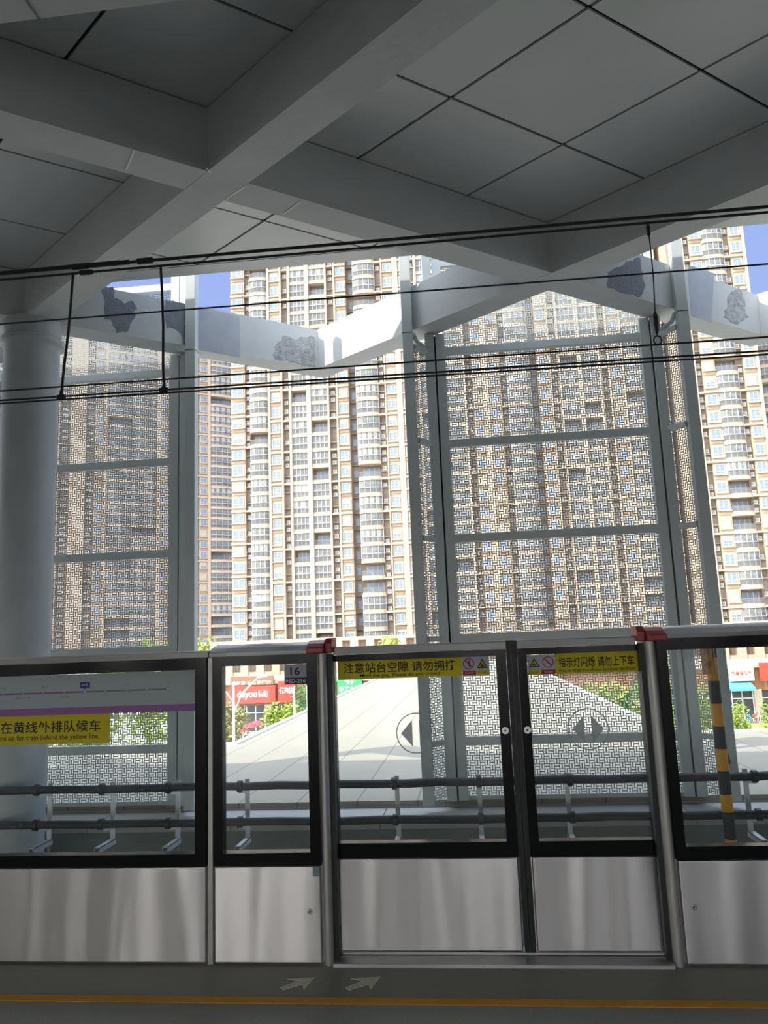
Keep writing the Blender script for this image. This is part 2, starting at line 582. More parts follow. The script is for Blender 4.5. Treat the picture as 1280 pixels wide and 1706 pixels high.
b.box(3.45, 3.6, 15.0, 62, -1.2, ZD + 0.03)
b.box(3.45, 30, 14.85, 15.0, -1.2, ZD + 0.03)
tag(b.build('trim_1', M['sign_white']), 'white coping along the terrace edge', kind='structure')

# canopy: lattice of beams with nodes B (near row) and V (outer row)
BX, BY = 1.10, 8.16
DX, DY = 3.021, 2.36
HY = 0.2156
HX = HY * DX / DY
ZB, ZC, ZT = 5.35, 5.94, 6.8
YE = 8.40                            # canopy edge
lat = {}
bm = MB()


def clip_back(poly, y0):
    return poly


YBACK = -5.4
for i in range(-4, 5):
    vx, vy = BX + DX * (2 * i - 1), BY + DY          # V nodes
    for s, zo in ((1, 0.0), (-1, 0.003)):
        # beam running from the V node back under the canopy toward +s X
        L = (vy - YBACK) / DY
        ex, ey = vx + s * DX * L, YBACK
        poly = [(vx, vy - HY), (ex, ey - HY), (ex, ey + HY), (vx, vy + HY)]
        if s < 0:
            poly = poly[::-1]
        bm.prism_z(poly, ZB + zo, 5.93 - zo)
beam = bm.build('roof_beam', M['beam'])
tag(beam, 'lattice of crossing concrete roof beams with a zigzag outer edge', 'beam', kind='structure')
# ceiling panels with open joints
tile = MB()


def clip(poly, Y, keep_less=True):
    out = []
    for i in range(len(poly)):
        a, c = poly[i], poly[(i + 1) % len(poly)]
        ia, ic = (a[1] <= Y) == keep_less, (c[1] <= Y) == keep_less
        if ia:
            out.append(a)
        if ia != ic:
            t_ = (Y - a[1]) / (c[1] - a[1])
            out.append((a[0] + (c[0] - a[0]) * t_, Y))
    return out


e1, e2 = (DX / 3, DY / 3), (-DX / 3, DY / 3)
g = 0.011
for p in range(-30, 30):
    for q in range(-30, 30):
        ox, oy = BX + p * e1[0] + q * e2[0], BY + p * e1[1] + q * e2[1]
        if abs(ox) > 15 or oy < -7 or oy > YE:
            continue
        poly = []
        for u, v in ((g, g), (1 - g, g), (1 - g, 1 - g), (g, 1 - g)):
            poly.append((ox + u * e1[0] + v * e2[0], oy + u * e1[1] + v * e2[1]))
        poly = clip(clip(poly, 8.17), YBACK, False) if len(clip(poly, 8.17)) > 2 else []
        if len(poly) < 3:
            continue
        tile.prism_z(poly, ZC, ZC + 0.02)
tile.box(-60, 60, 8.18, YE, ZC - 0.005, ZC + 0.03)
tile.box(-60, 60, YBACK, YE - 0.02, ZC + 0.035, ZC + 0.2, 1)
tile.box(-60, 60, YBACK, YE, ZC + 0.2, ZT, 0)
tile.box(-60, 60, YE - 0.25, YE, ZT, 7.2, 0)
tag(tile.build('ceiling', [M['ceil'], M['dark']]), 'canopy ceiling of grey diamond panels with dark joints', kind='structure')
# long beam parallel to the platform at the upper left
b = MB()
b.box(-18, -1.25, 3.3, 3.94, ZB + 0.02, 5.93)
b.box(-2.43, -2.415, 3.3, 3.945, ZB + 0.015, 5.93, 1)
tag(b.build('roof_beam', [M['beam'], M['peel']]), 'pale longitudinal beam end at the upper left of the canopy', 'beam', kind='structure')
# unseen wall, overhang and pillars added behind the viewer to shape the light
b = MB()
b.box(-60, 60, -5.5, -5.3, 3.0, 5.95)
b.box(-60, 60, -7.4, -5.3, 2.95, 3.05)  # overhang added to keep sun off the floor inside
for k in range(-19, 20):
    b.box(k * 3.1 + 0.7, k * 3.1 + 1.5, -5.3, -4.6, 0, 5.9)
for x0_, x1_ in ((-7.4, -6.2), (-5.3, -5.05), (-4.75, -4.6), (-3.35, -3.0), (-2.35, -2.2), (-1.1, -0.55), (-0.3, -0.2), (2.35, 2.5), (2.9, 3.25), (5.1, 5.9), (6.3, 6.4), (7.1, 8.4)):  # uneven pillars added to mirror as dark streaks in the steel
    b.box(x0_, x1_, -5.2, -5.0, 0, 2.96)
tag(b.build('wall_light_shield', M['dark']), 'dark pillars, upper wall and overhang added unseen behind the viewer to shape the light', kind='structure')

# peeled patches on the zigzag beam, cut from ragged outlines, thin layers on the face
def face_frame(p, q):
    p, q = Vector((*p, 0)), Vector((*q, 0))
    d = (q - p).normalized()
    n = Vector((d.y, -d.x, 0))
    if n.y > 0:
        n = -n
    return p, d, n


def patch(name, p, q, outline, material, seed, lift=0.004, rag=0.03, label=None):
    """ragged polygon on the beam face from p to q; outline of (along, z)"""
    rr = random.Random(seed)
    o, d, n = face_frame(p, q)
    pts = []
    for i in range(len(outline)):
        a, c = outline[i], outline[(i + 1) % len(outline)]
        L = math.hypot(c[0] - a[0], c[1] - a[1])
        k = max(1, int(L / 0.05))
        for j in range(k):
            t_ = j / k
            pts.append((a[0] + (c[0] - a[0]) * t_ + rr.uniform(-rag, rag) * 0.6, a[1] + (c[1] - a[1]) * t_ + rr.uniform(-rag, rag) * 0.6))
    vs = [o + d * u + n * 0.0005 + Vector((0, 0, z)) for u, z in pts]
    vt = [v + n * lift for v in vs]
    mb = MB()
    k = len(vs)
    tris = tessellate_polygon([[Vector((u, z, 0)) for u, z in pts]])
    mb.add(vs + vt, [tuple(k + i for i in t3) for t3 in tris] + [(i, (i + 1) % k, k + (i + 1) % k, k + i) for i in range(k)])
    ob = mb.build(name, material, beam)
    if label:
        ob['label'] = label
    return ob


CXn, CYn = BX - 2 * DX, BY
VX, VY = BX - DX, BY + DY
V2X = BX + DX


def on_face(px, py, p, q):
    """where the view ray meets the vertical face from p to q: (along, z)"""
    o, d, n = face_frame(p, q)
    r = Vector([CAM_R[i][0] * (px - 640) + CAM_R[i][1] * (py - 853) + CAM_R[i][2] * FPX for i in range(3)])
    t_ = (o - Vector((0, 0, 0))).dot(n) / r.dot(n)
    h = r * t_
    return ((h - o).dot(d), CAM_H + h.z)


FA = ((CXn + HX, CYn), (VX, VY - HY))                 # left arm, facing the platform
FB = ((VX, VY - HY), (BX - HX, BY))                   # arm rising to the middle node
FC = ((BX + HX, BY), (V2X, VY - HY))                  # right arm
patch('peeled_patch', *FA, [on_face(*c, *FA) for c in ((170, 478), (188, 478), (192, 494), (206, 504), (222, 503), (227, 512), (222, 534), (214, 551), (196, 553), (184, 534), (176, 531), (172, 512), (176, 498), (168, 488))], M['peel'], 1, label='dark bare cement patch shaped like a blot')
patch('peeled_patch', *FA, [on_face(*c, *FA) for c in ((274, 499), (308, 506), (309, 574), (304, 572), (300, 557), (290, 548), (276, 546))], M['peel'], 2, label='dark bare cement patch beside the steel post')
patch('peeled_patch', *FA, [on_face(*c, *FA) for c in ((462, 573), (476, 558), (490, 566), (500, 563), (516, 560), (524, 560), (525, 610), (500, 608), (478, 601), (458, 598), (456, 590))], M['grime'], 3, label='flaking grey patch at the zigzag corner')
patch('peeled_patch', *FC, [on_face(*c, *FC) for c in ((1015, 452), (1040, 440), (1066, 428), (1070, 462), (1074, 478), (1068, 494), (1050, 490), (1030, 484), (1012, 478))], M['peel'], 4, label='large dark bare cement patch on the right arm')
patch('peeled_patch', *FC, [on_face(*c, *FC) for c in ((1212, 496), (1232, 474), (1240, 500), (1246, 530), (1232, 540), (1206, 528))], M['grime'], 5, rag=0.05, label='streaked grey damp patch at the right')

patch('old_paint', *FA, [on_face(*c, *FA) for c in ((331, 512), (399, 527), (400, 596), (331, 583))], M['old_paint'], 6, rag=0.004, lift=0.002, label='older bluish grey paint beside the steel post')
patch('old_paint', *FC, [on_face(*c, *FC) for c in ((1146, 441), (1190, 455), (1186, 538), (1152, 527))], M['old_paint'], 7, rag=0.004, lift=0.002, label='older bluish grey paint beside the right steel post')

for k_, (px0, py0, px1, py1) in enumerate(((210, 283, 224, 250), (352, 288, 344, 280), (377, 331, 411, 309), (472, 357, 500, 336))):
    A_, B_ = at(px0, py0, 1.0), at(px1, py1, 1.0)
    f0, f1 = (ZB - CAM_H) / (A_[2] - CAM_H), (ZB - CAM_H) / (B_[2] - CAM_H)
    mb = MB()
    mb.bar((A_[0] * f0, f0, ZB - 0.001), (B_[0] * f1, f1, ZB - 0.001), 0.012, 0.003)
    mb.build('cast_joint', M['sign_white'], beam)

# round column at the left
b = MB()
r0 = 0.305
b.lathe([(r0 + 0.02, -1.25), (r0 + 0.02, -1.1), (r0, -1.08), (r0, 5.02), (r0 + 0.015, 5.05), (r0 + 0.05, 5.08), (r0 + 0.055, 5.13), (r0 + 0.02, 5.17), (r0 + 0.02, ZB + 0.01)], (CXn, CYn, 0), 64)
tag(b.build('round_column', M['column'], smooth=True), 'thick grey round column carrying the roof beams at the left', 'column', kind='structure')

# ================================================================== PERFORATED SCREEN BAYS
CELL = 0.05714


def perforated(nx, nz):
    p, th = CELL, 0.006
    a, w, gp = 0.07 * p, 0.31 * p, 0.24 * p
    xs = [0, a, a + w, a + w + gp, a + 2 * w + gp, p]
    z0, z1 = 0.07 * p, 0.93 * p
    verts, faces = [], []

    def quad(c):
        n = len(verts)
        verts.extend(c)
        faces.append((n, n + 1, n + 2, n + 3))

    def cell(swap):
        def P(u, v, y):
            return (v, y, u) if swap else (u, y, v)
        rects = [(0, p, 0, z0), (0, p, z1, p), (xs[0], xs[1], z0, z1), (xs[2], xs[3], z0, z1), (xs[4], xs[5], z0, z1)]
        for y in (0, th):
            for u0, u1, v0, v1 in rects:
                quad([P(u0, v0, y), P(u1, v0, y), P(u1, v1, y), P(u0, v1, y)])
        for u0, u1 in ((xs[1], xs[2]), (xs[3], xs[4])):
            for c in (((u0, z0), (u0, z1)), ((u1, z0), (u1, z1)), ((u0, z0), (u1, z0)), ((u0, z1), (u1, z1))):
                quad([P(*c[0], 0), P(*c[1], 0), P(*c[1], th), P(*c[0], th)])

    cell(False)
    cv = np.array(verts)
    verts.clear()
    nf = len(faces)
    cell(True)
    ch = np.array(verts)
    V = []
    for i in range(nx):
        for j in range(nz):
            V.append((cv if (i + j) % 2 == 0 else ch) + np.array([i * p, 0, j * p]))
    V = np.concatenate(V)
    n4 = len(V) // 4
    me = bpy.data.meshes.new('perforated_panel')
    me.vertices.add(len(V))
    me.vertices.foreach_set('co', V.ravel())
    me.loops.add(len(V))
    me.loops.foreach_set('vertex_index', np.arange(len(V)))
    me.polygons.add(n4)
    me.polygons.foreach_set('loop_start', np.arange(n4) * 4)
    me.update(calc_edges=True)
    me.materials.append(M['screen'])
    return me


YM = 9.45
BAR_Z = [0.305, 1.50, 2.70, 3.90, 5.11, 6.31]
PANEL_FULL = perforated(43, 21)
PANEL_LOW = perforated(43, 11)
SIDE_FULL = perforated(5, 21)
SIDE_LOW = perforated(5, 11)
SIDE_LEN = 5 * CELL


def screen_bay(cx, label, outer):
    root = thing('screen_bay', label, 'metal screen', (cx, YM, ZD))
    ztop = 7.3
    for me, z in [(PANEL_LOW, 0.305 - 11 * CELL)] + [(PANEL_FULL, z) for z in BAR_Z[:-1]]:
        o = link('perforated_panel', me, root)
        o.location = (-43 * CELL / 2, 0.0, z - ZD)
    for i, z in enumerate(BAR_Z):
        mb = MB()
        mb.box(-1.22, 1.22, -0.075, -0.004, z - 0.048 - ZD, z + 0.048 - ZD)
        mb.build('crossbar', M['post'], root, bevel=0.004)
    mb = MB()
    mb.box(-1.22, 1.22, -0.03, 0.01, 0.0, 0.045)
    mb.build('base_channel', M['post'], root)
    for s in (-1, 1):
        for x0, x1 in ((1.21, 1.325), (1.345, 1.46)):
            mb = MB()
            a, c = sorted((s * x0, s * x1))
            yo = -0.04 if x0 < 1.3 else -0.06
            mb.box(a, c, yo - 0.04, yo + 0.10, 0, 5.345 - ZD)
            mb.build('inner_post', M['post'], root, bevel=0.005)
            mb = MB()
            mb.box(a, c, yo - 0.04, yo + 0.10, 5.935 - ZD, ztop - ZD)
            mb.build('upper_post', M['post'], root, bevel=0.005)
        mb = MB()
        a, c = sorted((s * 1.322, s * 1.348))
        mb.box(a, c, -0.02, 0.02, 0, 5.34 - ZD)  # dark strip stands in for the shade in the gap between posts
        mb.build('gap_shade_strip', M['dark'], root)
        # outer post standing in front of the zigzag beam
        mb = MB()
        so = outer[0] if s < 0 else outer[1]
        mb.box(s * so - 0.065, s * so + 0.065, -0.372, -0.242, 0, ztop - ZD)
        mb.box(s * so - 0.068, s * so + 0.068, -0.375, -0.24, 5.27 - ZD, 5.282 - ZD, 1)
        mb.build('outer_post', [M['post'], M['dark']], root, bevel=0.005)
        # side panels run from the inner to the outer post
        p, q = Vector((s * 1.465, -0.06, 0)), Vector((s * (so - 0.05), -0.27, 0))
        d = (q - p)
        ang = math.atan2(d.y, d.x)
        k = d.length / SIDE_LEN
        for me, z in [(SIDE_LOW, 0.305 - 11 * CELL)] + [(SIDE_FULL, z) for z in BAR_Z[:4]]:
            o = link('side_panel', me, root)
            o.location = (p.x, p.y, z - ZD)
            o.rotation_euler = (0, 0, ang)
            o.scale = (k, 1, 1)
        for z in BAR_Z[:5]:
            mb = MB()
            off = Vector((-d.y, d.x, 0)).normalized() * 0.03
            if off.y > 0:
                off = -off
            mb.bar((*(p + off).xy, z - ZD), (*(q + off).xy, z - ZD), 0.05, 0.06)
            mb.build('side_crossbar', M['post'], root)
        # bracket between inner and outer post
        mb = MB()
        mb.tube([(s * 1.46, -0.10, 5.16 - ZD), (s * (so - 0.1), -0.22, 5.20 - ZD), (s * (so - 0.06), -0.26, 5.30 - ZD)], 0.03, 8)
        mb.build('bracket', M['post'], root, smooth=True)
    return root


bay_r = screen_bay(BX, 'wide perforated metal screen bay of woven slots seen behind the sliding doors', (1.66, 1.665))
bay_l = screen_bay(BX - 2 * DX, 'perforated metal screen bay of woven slots next to the thick round column', (1.66, 1.585))
mb = MB()
pts = []
rr = random.Random(3)
for c in ((1214, 1232), (1219, 1236), (1217, 1248), (1222, 1256), (1226, 1270), (1222, 1277), (1216, 1265), (1211, 1256), (1210, 1242)):
    w = at(c[0] - 8, c[1], 9.07)
    pts.append((w[0] - BX, w[2] - ZD))
mb.prism_y(pts, -0.377, -0.3722)
o = mb.build('rust_stain', M['rust'], bay_r)
o['label'] = 'dark brown rust stain on the outer post'

# ================================================================== OVERHEAD WIRES
YT = 5.6


def wire(z_left, z_right, r, label, extra=()):
    """straight wire; heights given at X = -3.7 and 2.35"""
    k = (z_right - z_left) / 6.05
    root = thing('overhead_wire', label, 'wire', (0, YT, z_left + k * 3.7), 'overhead wires above the track')
    mb = MB()
    mb.tube([(-14, 0, -14 * k), (-7, 0, -7 * k), (0, 0, 0), (7, 0, 7 * k), (14, 0, 14 * k)], r, 8)
    mb.build('cable', M['wire'], root, smooth=True)
    for x, ln, rad in extra:
        c = MB()
        c.tube([(x - ln / 2, 0, k * x), (x - ln / 2 + 0.01, 0, k * x), (x + ln / 2 - 0.01, 0, k * x), (x + ln / 2, 0, k * x)], [rad * 0.6, rad, rad, rad * 0.6], 10)
        c.build('clamp', M['wire'], root, smooth=True)
    return root


wire(4.630, 4.600, 0.0135, 'topmost thick overhead wire with clamps at the left', ((-3.75, 2.2, 0.019), (-3.0, 0.16, 0.026), (-2.75, 0.35, 0.02), (-2.45, 0.14, 0.026)))
wire(4.572, 4.555, 0.0105, 'second thick overhead wire just under the topmost one', ((-2.95, 0.12, 0.022),))
wire(4.185, 4.145, 0.007, 'thin overhead wire crossing in front of the zigzag beam')
wire(3.612, 3.583, 0.0075, 'thin overhead wire just above the lowest pair')
wire(3.533, 3.478, 0.008, 'upper wire of the lowest overhead pair')
wire(3.508, 3.450, 0.0075, 'lowest overhead wire of all')


def dropper(p, q, label, foot, r=0.011):
    root = thing('wire_dropper', label, 'wire hanger', p, 'droppers hanging between the overhead wires')
    P, Q = Vector(p), Vector(q) - Vector(p)
    mb = MB()
    mid = Q * 0.5 + Vector((0.008, 0, 0))
    mb.tube([(0, 0, 0), Q * 0.25 + Vector((0.006, 0, 0)), mid, Q * 0.75, Q], r, 8)
    mb.build('rod', M['wire'], root, smooth=True)
    mb = MB()
    if foot == 'clamp':
        mb.tube([Q + Vector((-0.035, 0, -0.012)), Q + Vector((-0.03, 0, -0.012)), Q + Vector((0.03, 0, -0.012)), Q + Vector((0.035, 0, -0.012))], [0.012, 0.02, 0.02, 0.012], 10)
        mb.lathe([(0.018, -0.02), (0.02, 0.0), (0.014, 0.02), (0.010, 0.05)], Q, 12)
        mb.build('clamp', M['wire'], root, smooth=True)
    else:
        n = 20
        ring = [Q + Vector((0.028 * math.cos(2 * math.pi * k / n), 0, -0.03 + 0.034 * math.sin(2 * math.pi * k / n))) for k in range(n + 1)]
        mb.tube(ring, 0.006, 6)
        mb.build('ring', M['wire'], root, smooth=True)
        ins = MB()
        ins.lathe([(0.010, 0.02), (0.016, 0.05), (0.020, 0.10), (0.018, 0.16), (0.010, 0.19)], Q, 14)
        ins.build('insulator', M['insul'], root, smooth=True)
        hk = MB()
        hk.lathe([(0.008, -0.10), (0.014, -0.09), (0.014, -0.05), (0.018, -0.04), (0.010, 0.0)], (0, 0, 0), 12)
        hk.build('clamp', M['wire'], root, smooth=True)
    return root


dropper((-3.062, YT, 4.56), (-3.132, YT, 3.535), 'dark dropper rod hanging beside the round column', 'clamp')
dropper((-2.317, YT, 4.56), (-2.282, YT, 3.53), 'dark dropper rod hanging in front of the left screen post', 'clamp')
dropper((1.516, YT, 4.55), (1.503, YT, 3.65), 'thin dropper with a ring and insulator in front of the right screen', 'ring', 0.005)

# ================================================================== CABLE PIPES BEYOND THE TRACK
YP = 7.78


def cable_pipe(z, label, seed):
    rr = random.Random(seed)
    root = thing('cable_pipe', label, 'pipe', (0, YP, z))
    pts = []
    for k in range(0, 57):
        x = -9 + k * 0.32
        pts.append((x, 0, rr.uniform(-0.006, 0.006)))
    mb = MB()
    mb.tube(pts, 0.040, 12)
    mb.build('sleeve', M['pipe'], root, smooth=True)
    return root


pu = cable_pipe(0.135, 'upper dark sleeved cable pipe beyond the track', 5)
pl = cable_pipe(-0.205, 'lower dark sleeved cable pipe beyond the track', 6)
CX_ = [-4.477, -3.784, -3.085, -2.349, -1.575, -0.807, 0.013, 0.872, 1.71, 2.559]
BR_LABEL = ['leftmost galvanised pipe bracket beside the round column', 'pipe bracket second from the left under the queue sign panel',
            'pipe bracket at the right end of the left glass panel', 'pipe bracket behind the narrow glass panel',
            'pipe bracket hidden mostly behind the left door jamb', 'pipe bracket near the middle of the left sliding door',
            'pipe bracket at the right side of the left sliding door', 'pipe bracket behind the right sliding door',
            'pipe bracket hidden mostly behind the right door jamb', 'pipe bracket at the far right past the striped pole']
for x, lb in zip(CX_, BR_LABEL):
    for pr, z in ((pu, 0.135), (pl, -0.205)):
        mb = MB()
        mb.tube([(x - 0.028, 0, 0), (x - 0.022, 0, 0), (x + 0.022, 0, 0), (x + 0.028, 0, 0)], [0.046, 0.056, 0.056, 0.046], 12)
        mb.box(x - 0.018, x + 0.018, -0.02, 0.02, -0.051, -0.04)
        mb.build('clamp', M['rubber'], pr, smooth=True)
    root = thing('pipe_bracket', lb, 'pipe bracket', (x, 8.04, ZS), 'galvanised brackets carrying the cable pipes')
    mb = MB()
    mb.box(-0.022, 0.022, -0.012, 0.012, -0.02, 0.60)
    mb.build('post', M['galv'], root)
    for z in (0.135, -0.205):
        mb = MB()
        zz = z - ZS - 0.062
        mb.prism_x([(-0.27, zz + 0.01), (0.0, zz + 0.01), (0.0, zz - 0.05), (-0.25, zz - 0.005)], -0.02, 0.02)
        mb.build('arm', M['galv'], root)
    mb = MB()
    mb.box(-0.03, 0.03, -0.34, 0.02, 0.025, 0.031)
    mb.box(-0.03, -0.024, -0.34, 0.02, -0.02, 0.031)
    mb.box(0.024, 0.03, -0.34, 0.02, -0.02, 0.031)
    mb.box(-0.012, 0.012, -0.01, 0.01, -1.25 - ZS, -0.02, 1)
    mb.build('foot_channel', [M['galv'], M['trackwall']], root)

# striped pole and the orange board on it
pole = thing('striped_pole', 'yellow and black striped pole standing beyond the track', 'pole', (2.205, 7.5, -1.25))
zst = [-1.25, -0.98, -0.72, -0.345, -0.113, 0.036, 0.238, 0.43, 0.627, 0.827, 1.03, 1.24, 1.36]
for i in range(len(zst) - 1):
    mb = MB()
    mb.lathe([(0.05, zst[i] + 1.25), (0.05, zst[i + 1] + 1.25)], (0, 0, 0), 24)
    o = mb.build('band', M['hazard_y'] if (i % 2 == (0 if i < 3 else 0)) else M['hazard_k'], pole, smooth=True)
    o['label'] = 'yellow band' if i % 2 == 0 else 'black band'
bd = thing('sign_board', 'narrow orange board with dark vertical characters on the striped pole', 'sign', (2.155, 7.44, 1.09))
mb = MB()
mb.box(-0.06, 0.045, 0, 0.008, 0.0, 0.40)
mb.box(0.055, 0.062, -0.002, 0.03, -0.005, 0.40, 1)
bo = mb.build('board', [M['orange'], M['galv']], bd)
mb = MB()
lettering(mb, '车', -0.035, 0.02, 0.175, 0.245, -0.002)
lettering(mb, '停', -0.035, 0.02, 0.27, 0.34, -0.002)
lettering(mb, '、', -0.012, 0.004, 0.15, 0.165, -0.002)
lettering(mb, '榜', -0.03, 0.025, 0.055, 0.125, -0.002)
mb.build('lettering', M['ink'], bo)

# ================================================================== PLATFORM SCREEN DOORS
YD = 3.90
YSD = 3.99


def frame_mesh(x0, x1, z0, z1, gx0, gx1, gz0, gz1, y0, y1):
    mb = MB()
    mb.box(x0, gx0, y0, y1, z0, z1)
    mb.box(gx1, x1, y0, y1, z0, z1)
    mb.box(gx0, gx1, y0, y1, z0, gz0)
    mb.box(gx0, gx1, y0, y1, gz1, z1)
    return mb


def panel_unit(name, label, cat, x0, x1, gx, gz, steel, ztop, yf, parts=True, kx=None):
    """steel lower sheet, black frame and glass; coordinates relative to (x0, yf, 0)"""
    root = thing(name, label, cat, (x0, yf, 0))
    w = x1 - x0
    mb = MB()
    mb.box(0.006, w - 0.006, 0.0, 0.10, steel[0], steel[1])
    mb.build('lower_panel', M['steel'], root, bevel=0.004)
    mb = frame_mesh(0, w, steel[1] + 0.004, ztop, gx[0] - x0, gx[1] - x0, gz[0], gz[1], 0.0, 0.06)
    mb.build('frame', M['black'], root)
    mb = MB()
    mb.box(gx[0] - x0 - 0.005, gx[1] - x0 + 0.005, 0.02, 0.03, gz[0] - 0.005, gz[1] + 0.005)
    mb.build('glass_pane', M['glass'], root)
    return root


def lock(root, x, z, r, y=0.0):
    mb = MB()
    mb.disc_y((x, z), r, y - 0.006, y)
    mb.ring_y((x, z), r * 0.45, r * 0.62, y - 0.009, y - 0.006)
    mb.disc_y((x, z), r * 0.28, y - 0.0085, y - 0.006, m=1)
    return mb.build('lock', [M['chrome'], M['dark']], root, smooth=True)


# left wide panel -------------------------------------------------
X0 = -3.60
u = panel_unit('glass_screen_panel', 'wide fixed platform screen panel with the line map and yellow queue sign', 'platform screen',
               X0, -1.349, (X0 + 0.08, -1.41), (0.508, 1.402), (0.012, 0.446), 1.462, YD)
mb = MB()
y = 0.012
sx0, sx1 = X0 + 0.09 - X0, -1.413 - X0
mb.box(sx0, sx1, y, y + 0.004, 1.232, 1.40, 0)
mb.box(sx0, sx1, y, y + 0.004, 1.197, 1.232, 1)
lm = mb.build('line_map', [M['map'], M['purple']], u)
mp_ = MB()
yl = y - 0.001


def RX(x):
    return x - X0


mp_.box(RX(-3.3), RX(-2.005), yl - 0.001, yl, 1.3055, 1.314, 0)
mp_.box(RX(-2.005), RX(-1.556), yl - 0.001, yl, 1.3055, 1.314, 1)
for i, x in enumerate((-3.12, -2.90, -2.68, -2.457, -2.345, -2.232, -2.118)):
    mp_.disc_y((RX(x), 1.3098), 0.0035, yl - 0.002, yl - 0.001, 14, 2)
for x in (-1.893, -1.78, -1.668):
    mp_.disc_y((RX(x), 1.3098), 0.0035, yl - 0.002, yl - 0.001, 14, 2)
for x in (-2.005, -1.556):
    mp_.ring_y((RX(x), 1.3098), 0.0075, 0.010, yl - 0.003, yl - 0.002, 24, 3)
    mp_.disc_y((RX(x), 1.3098), 0.0075, yl - 0.0025, yl - 0.001, 24, 2)
mp_.prism_y([(RX(-2.031), 1.328), (RX(-2.009), 1.328), (RX(-2.005), 1.3215), (RX(-2.001), 1.328), (RX(-1.979), 1.328), (RX(-1.979), 1.359), (RX(-2.031), 1.359)], yl - 0.002, yl - 0.001, 4)
mp_.build('route_line', [M['purple'], M['map_grey'], M['ink_white'], M['ink_grey'], M['map_blue']], lm)
tx = MB()
lettering(tx, '南山', RX(-2.242), RX(-2.212), 1.334, 1.347, yl - 0.001, 0)
lettering(tx, '大学', RX(-2.475), RX(-2.443), 1.334, 1.347, yl - 0.001, 0)
lettering(tx, '望虹儿公园', RX(-2.385), RX(-2.305), 1.281, 1.294, yl - 0.001, 0)
lettering(tx, '书香大街', RX(-2.148), RX(-2.085), 1.281, 1.294, yl - 0.001, 0)
lettering(tx, '体育场', RX(-1.915), RX(-1.87), 1.282, 1.294, yl - 0.001, 1)
lettering(tx, '江陵', RX(-1.795), RX(-1.765), 1.332, 1.344, yl - 0.001, 1)
lettering(tx, '甘泉', RX(-1.683), RX(-1.653), 1.282, 1.294, yl - 0.001, 1)
lettering(tx, '木渎', RX(-1.571), RX(-1.541), 1.332, 1.344, yl - 0.001, 1)
lettering(tx, '新区', RX(-2.023), RX(-1.987), 1.338, 1.352, yl - 0.0035, 2)
tx.build('lettering', [M['ink_grey'], M['ink_faint'], M['ink_white']], lm)
mb = MB()
mb.box(RX(-2.63), RX(-1.867), 0.004, 0.009, 1.052, 1.197)
qs = mb.build('queue_sign', M['sticker_yellow'], u)
mb = MB()
lettering(mb, '请在黄线外排队候车', RX(-2.528), RX(-1.912), 1.108, 1.168, 0.003, bold=0.012)
lettering(mb, 'Please line up for train behind the yellow line', RX(-2.57), RX(-1.925), 1.066, 1.099, 0.003, bold=0.008)
mb.build('lettering', M['ink'], qs)

# narrow fixed panel ---------------------------------------------
X1 = -1.314
u = panel_unit('glass_screen_panel', 'narrow fixed platform screen panel with number plate 16', 'platform screen',
               X1, -0.777, (-1.267, -0.828), (0.51, 1.414), (0.012, 0.446), 1.462, YD)
mb = MB()
mb.box(-0.945 - X1, -0.829 - X1, 0.010, 0.016, 1.345, 1.412)
mb.box(-0.945 - X1, -0.829 - X1, 0.010, 0.016, 1.312, 1.345, 1)
npl = mb.build('number_plate', [M['plate'], M['navy']], u, bevel=0.002)
mb = MB()
lettering(mb, '16', -0.914 - X1, -0.864 - X1, 1.357, 1.398, 0.009, 0, bold=0.02)
lettering(mb, 'PSD-216', -0.938 - X1, -0.836 - X1, 1.319, 1.338, 0.009, 1, bold=0.02)
mb.build('lettering', [M['navy'], M['ink_white']], npl)
mb = MB()
mb.box(-0.818 - X1, -0.786 - X1, -0.002, -0.0003, 0.40, 0.444)
mb.box(-0.813 - X1, -0.791 - X1, -0.0025, -0.002, 0.412, 0.44, 1)
o = mb.build('label_sticker', [M['label_blue'], M['map_grey']], u)
lock(u, -0.835 - X1, 0.243, 0.013)

# right fixed panel ----------------------------------------------
X2 = 0.897
u = panel_unit('glass_screen_panel', 'fixed platform screen panel at the right with the striped pole behind it', 'platform screen',
               X2, 3.2, (0.944, 3.13), (0.518, 1.416), (0.014, 0.455), 1.472, YD)
lock(u, 0.953 - X2, 0.257, 0.014)
mb = MB()
rr = random.Random(12)
for k in range(16):
    x = 0.985 - X2 + k * 0.0105
    mb.box(x, x + rr.uniform(0.001, 0.003), 0.016, 0.018, 1.40 - rr.uniform(0.015, 0.05), 1.416)
mb.build('glue_residue', M['film'], u)

# sliding doors ---------------------------------------------------
def door_unit(name, label, x0, x1, gx):
    return panel_unit(name, label, 'sliding door', x0, x1, gx, (0.527, 1.416), (0.034, 0.452), 1.448, YSD)


XL = -0.76
u = door_unit('sliding_door', 'left sliding platform door with a mind the gap sticker', XL, 0.178, (-0.701, 0.126))
mb = MB()
ys = 0.013
mb.box(-0.685 - XL, -0.047 - XL, ys, ys + 0.004, 1.322, 1.416, 0)
mb.box(-0.047 - XL, 0.09 - XL, ys, ys + 0.004, 1.345, 1.416, 1)
mb.box(-0.045 - XL, 0.022 - XL, ys, ys + 0.004, 1.322, 1.345, 2)
mb.box(0.022 - XL, 0.09 - XL, ys, ys + 0.004, 1.322, 1.345, 0)
ws = mb.build('warning_sticker', [M['sticker_yellow'], M['sticker_white'], M['ink_red']], u)
mb = MB()
lettering(mb, '注意站台空隙 请勿拥挤', -0.655 - XL, -0.077 - XL, 1.352, 1.405, ys - 0.001, bold=0.012)
lettering(mb, 'Mind the gap  Please do not crowd', -0.57 - XL, -0.16 - XL, 1.326, 1.348, ys - 0.001, bold=0.010)
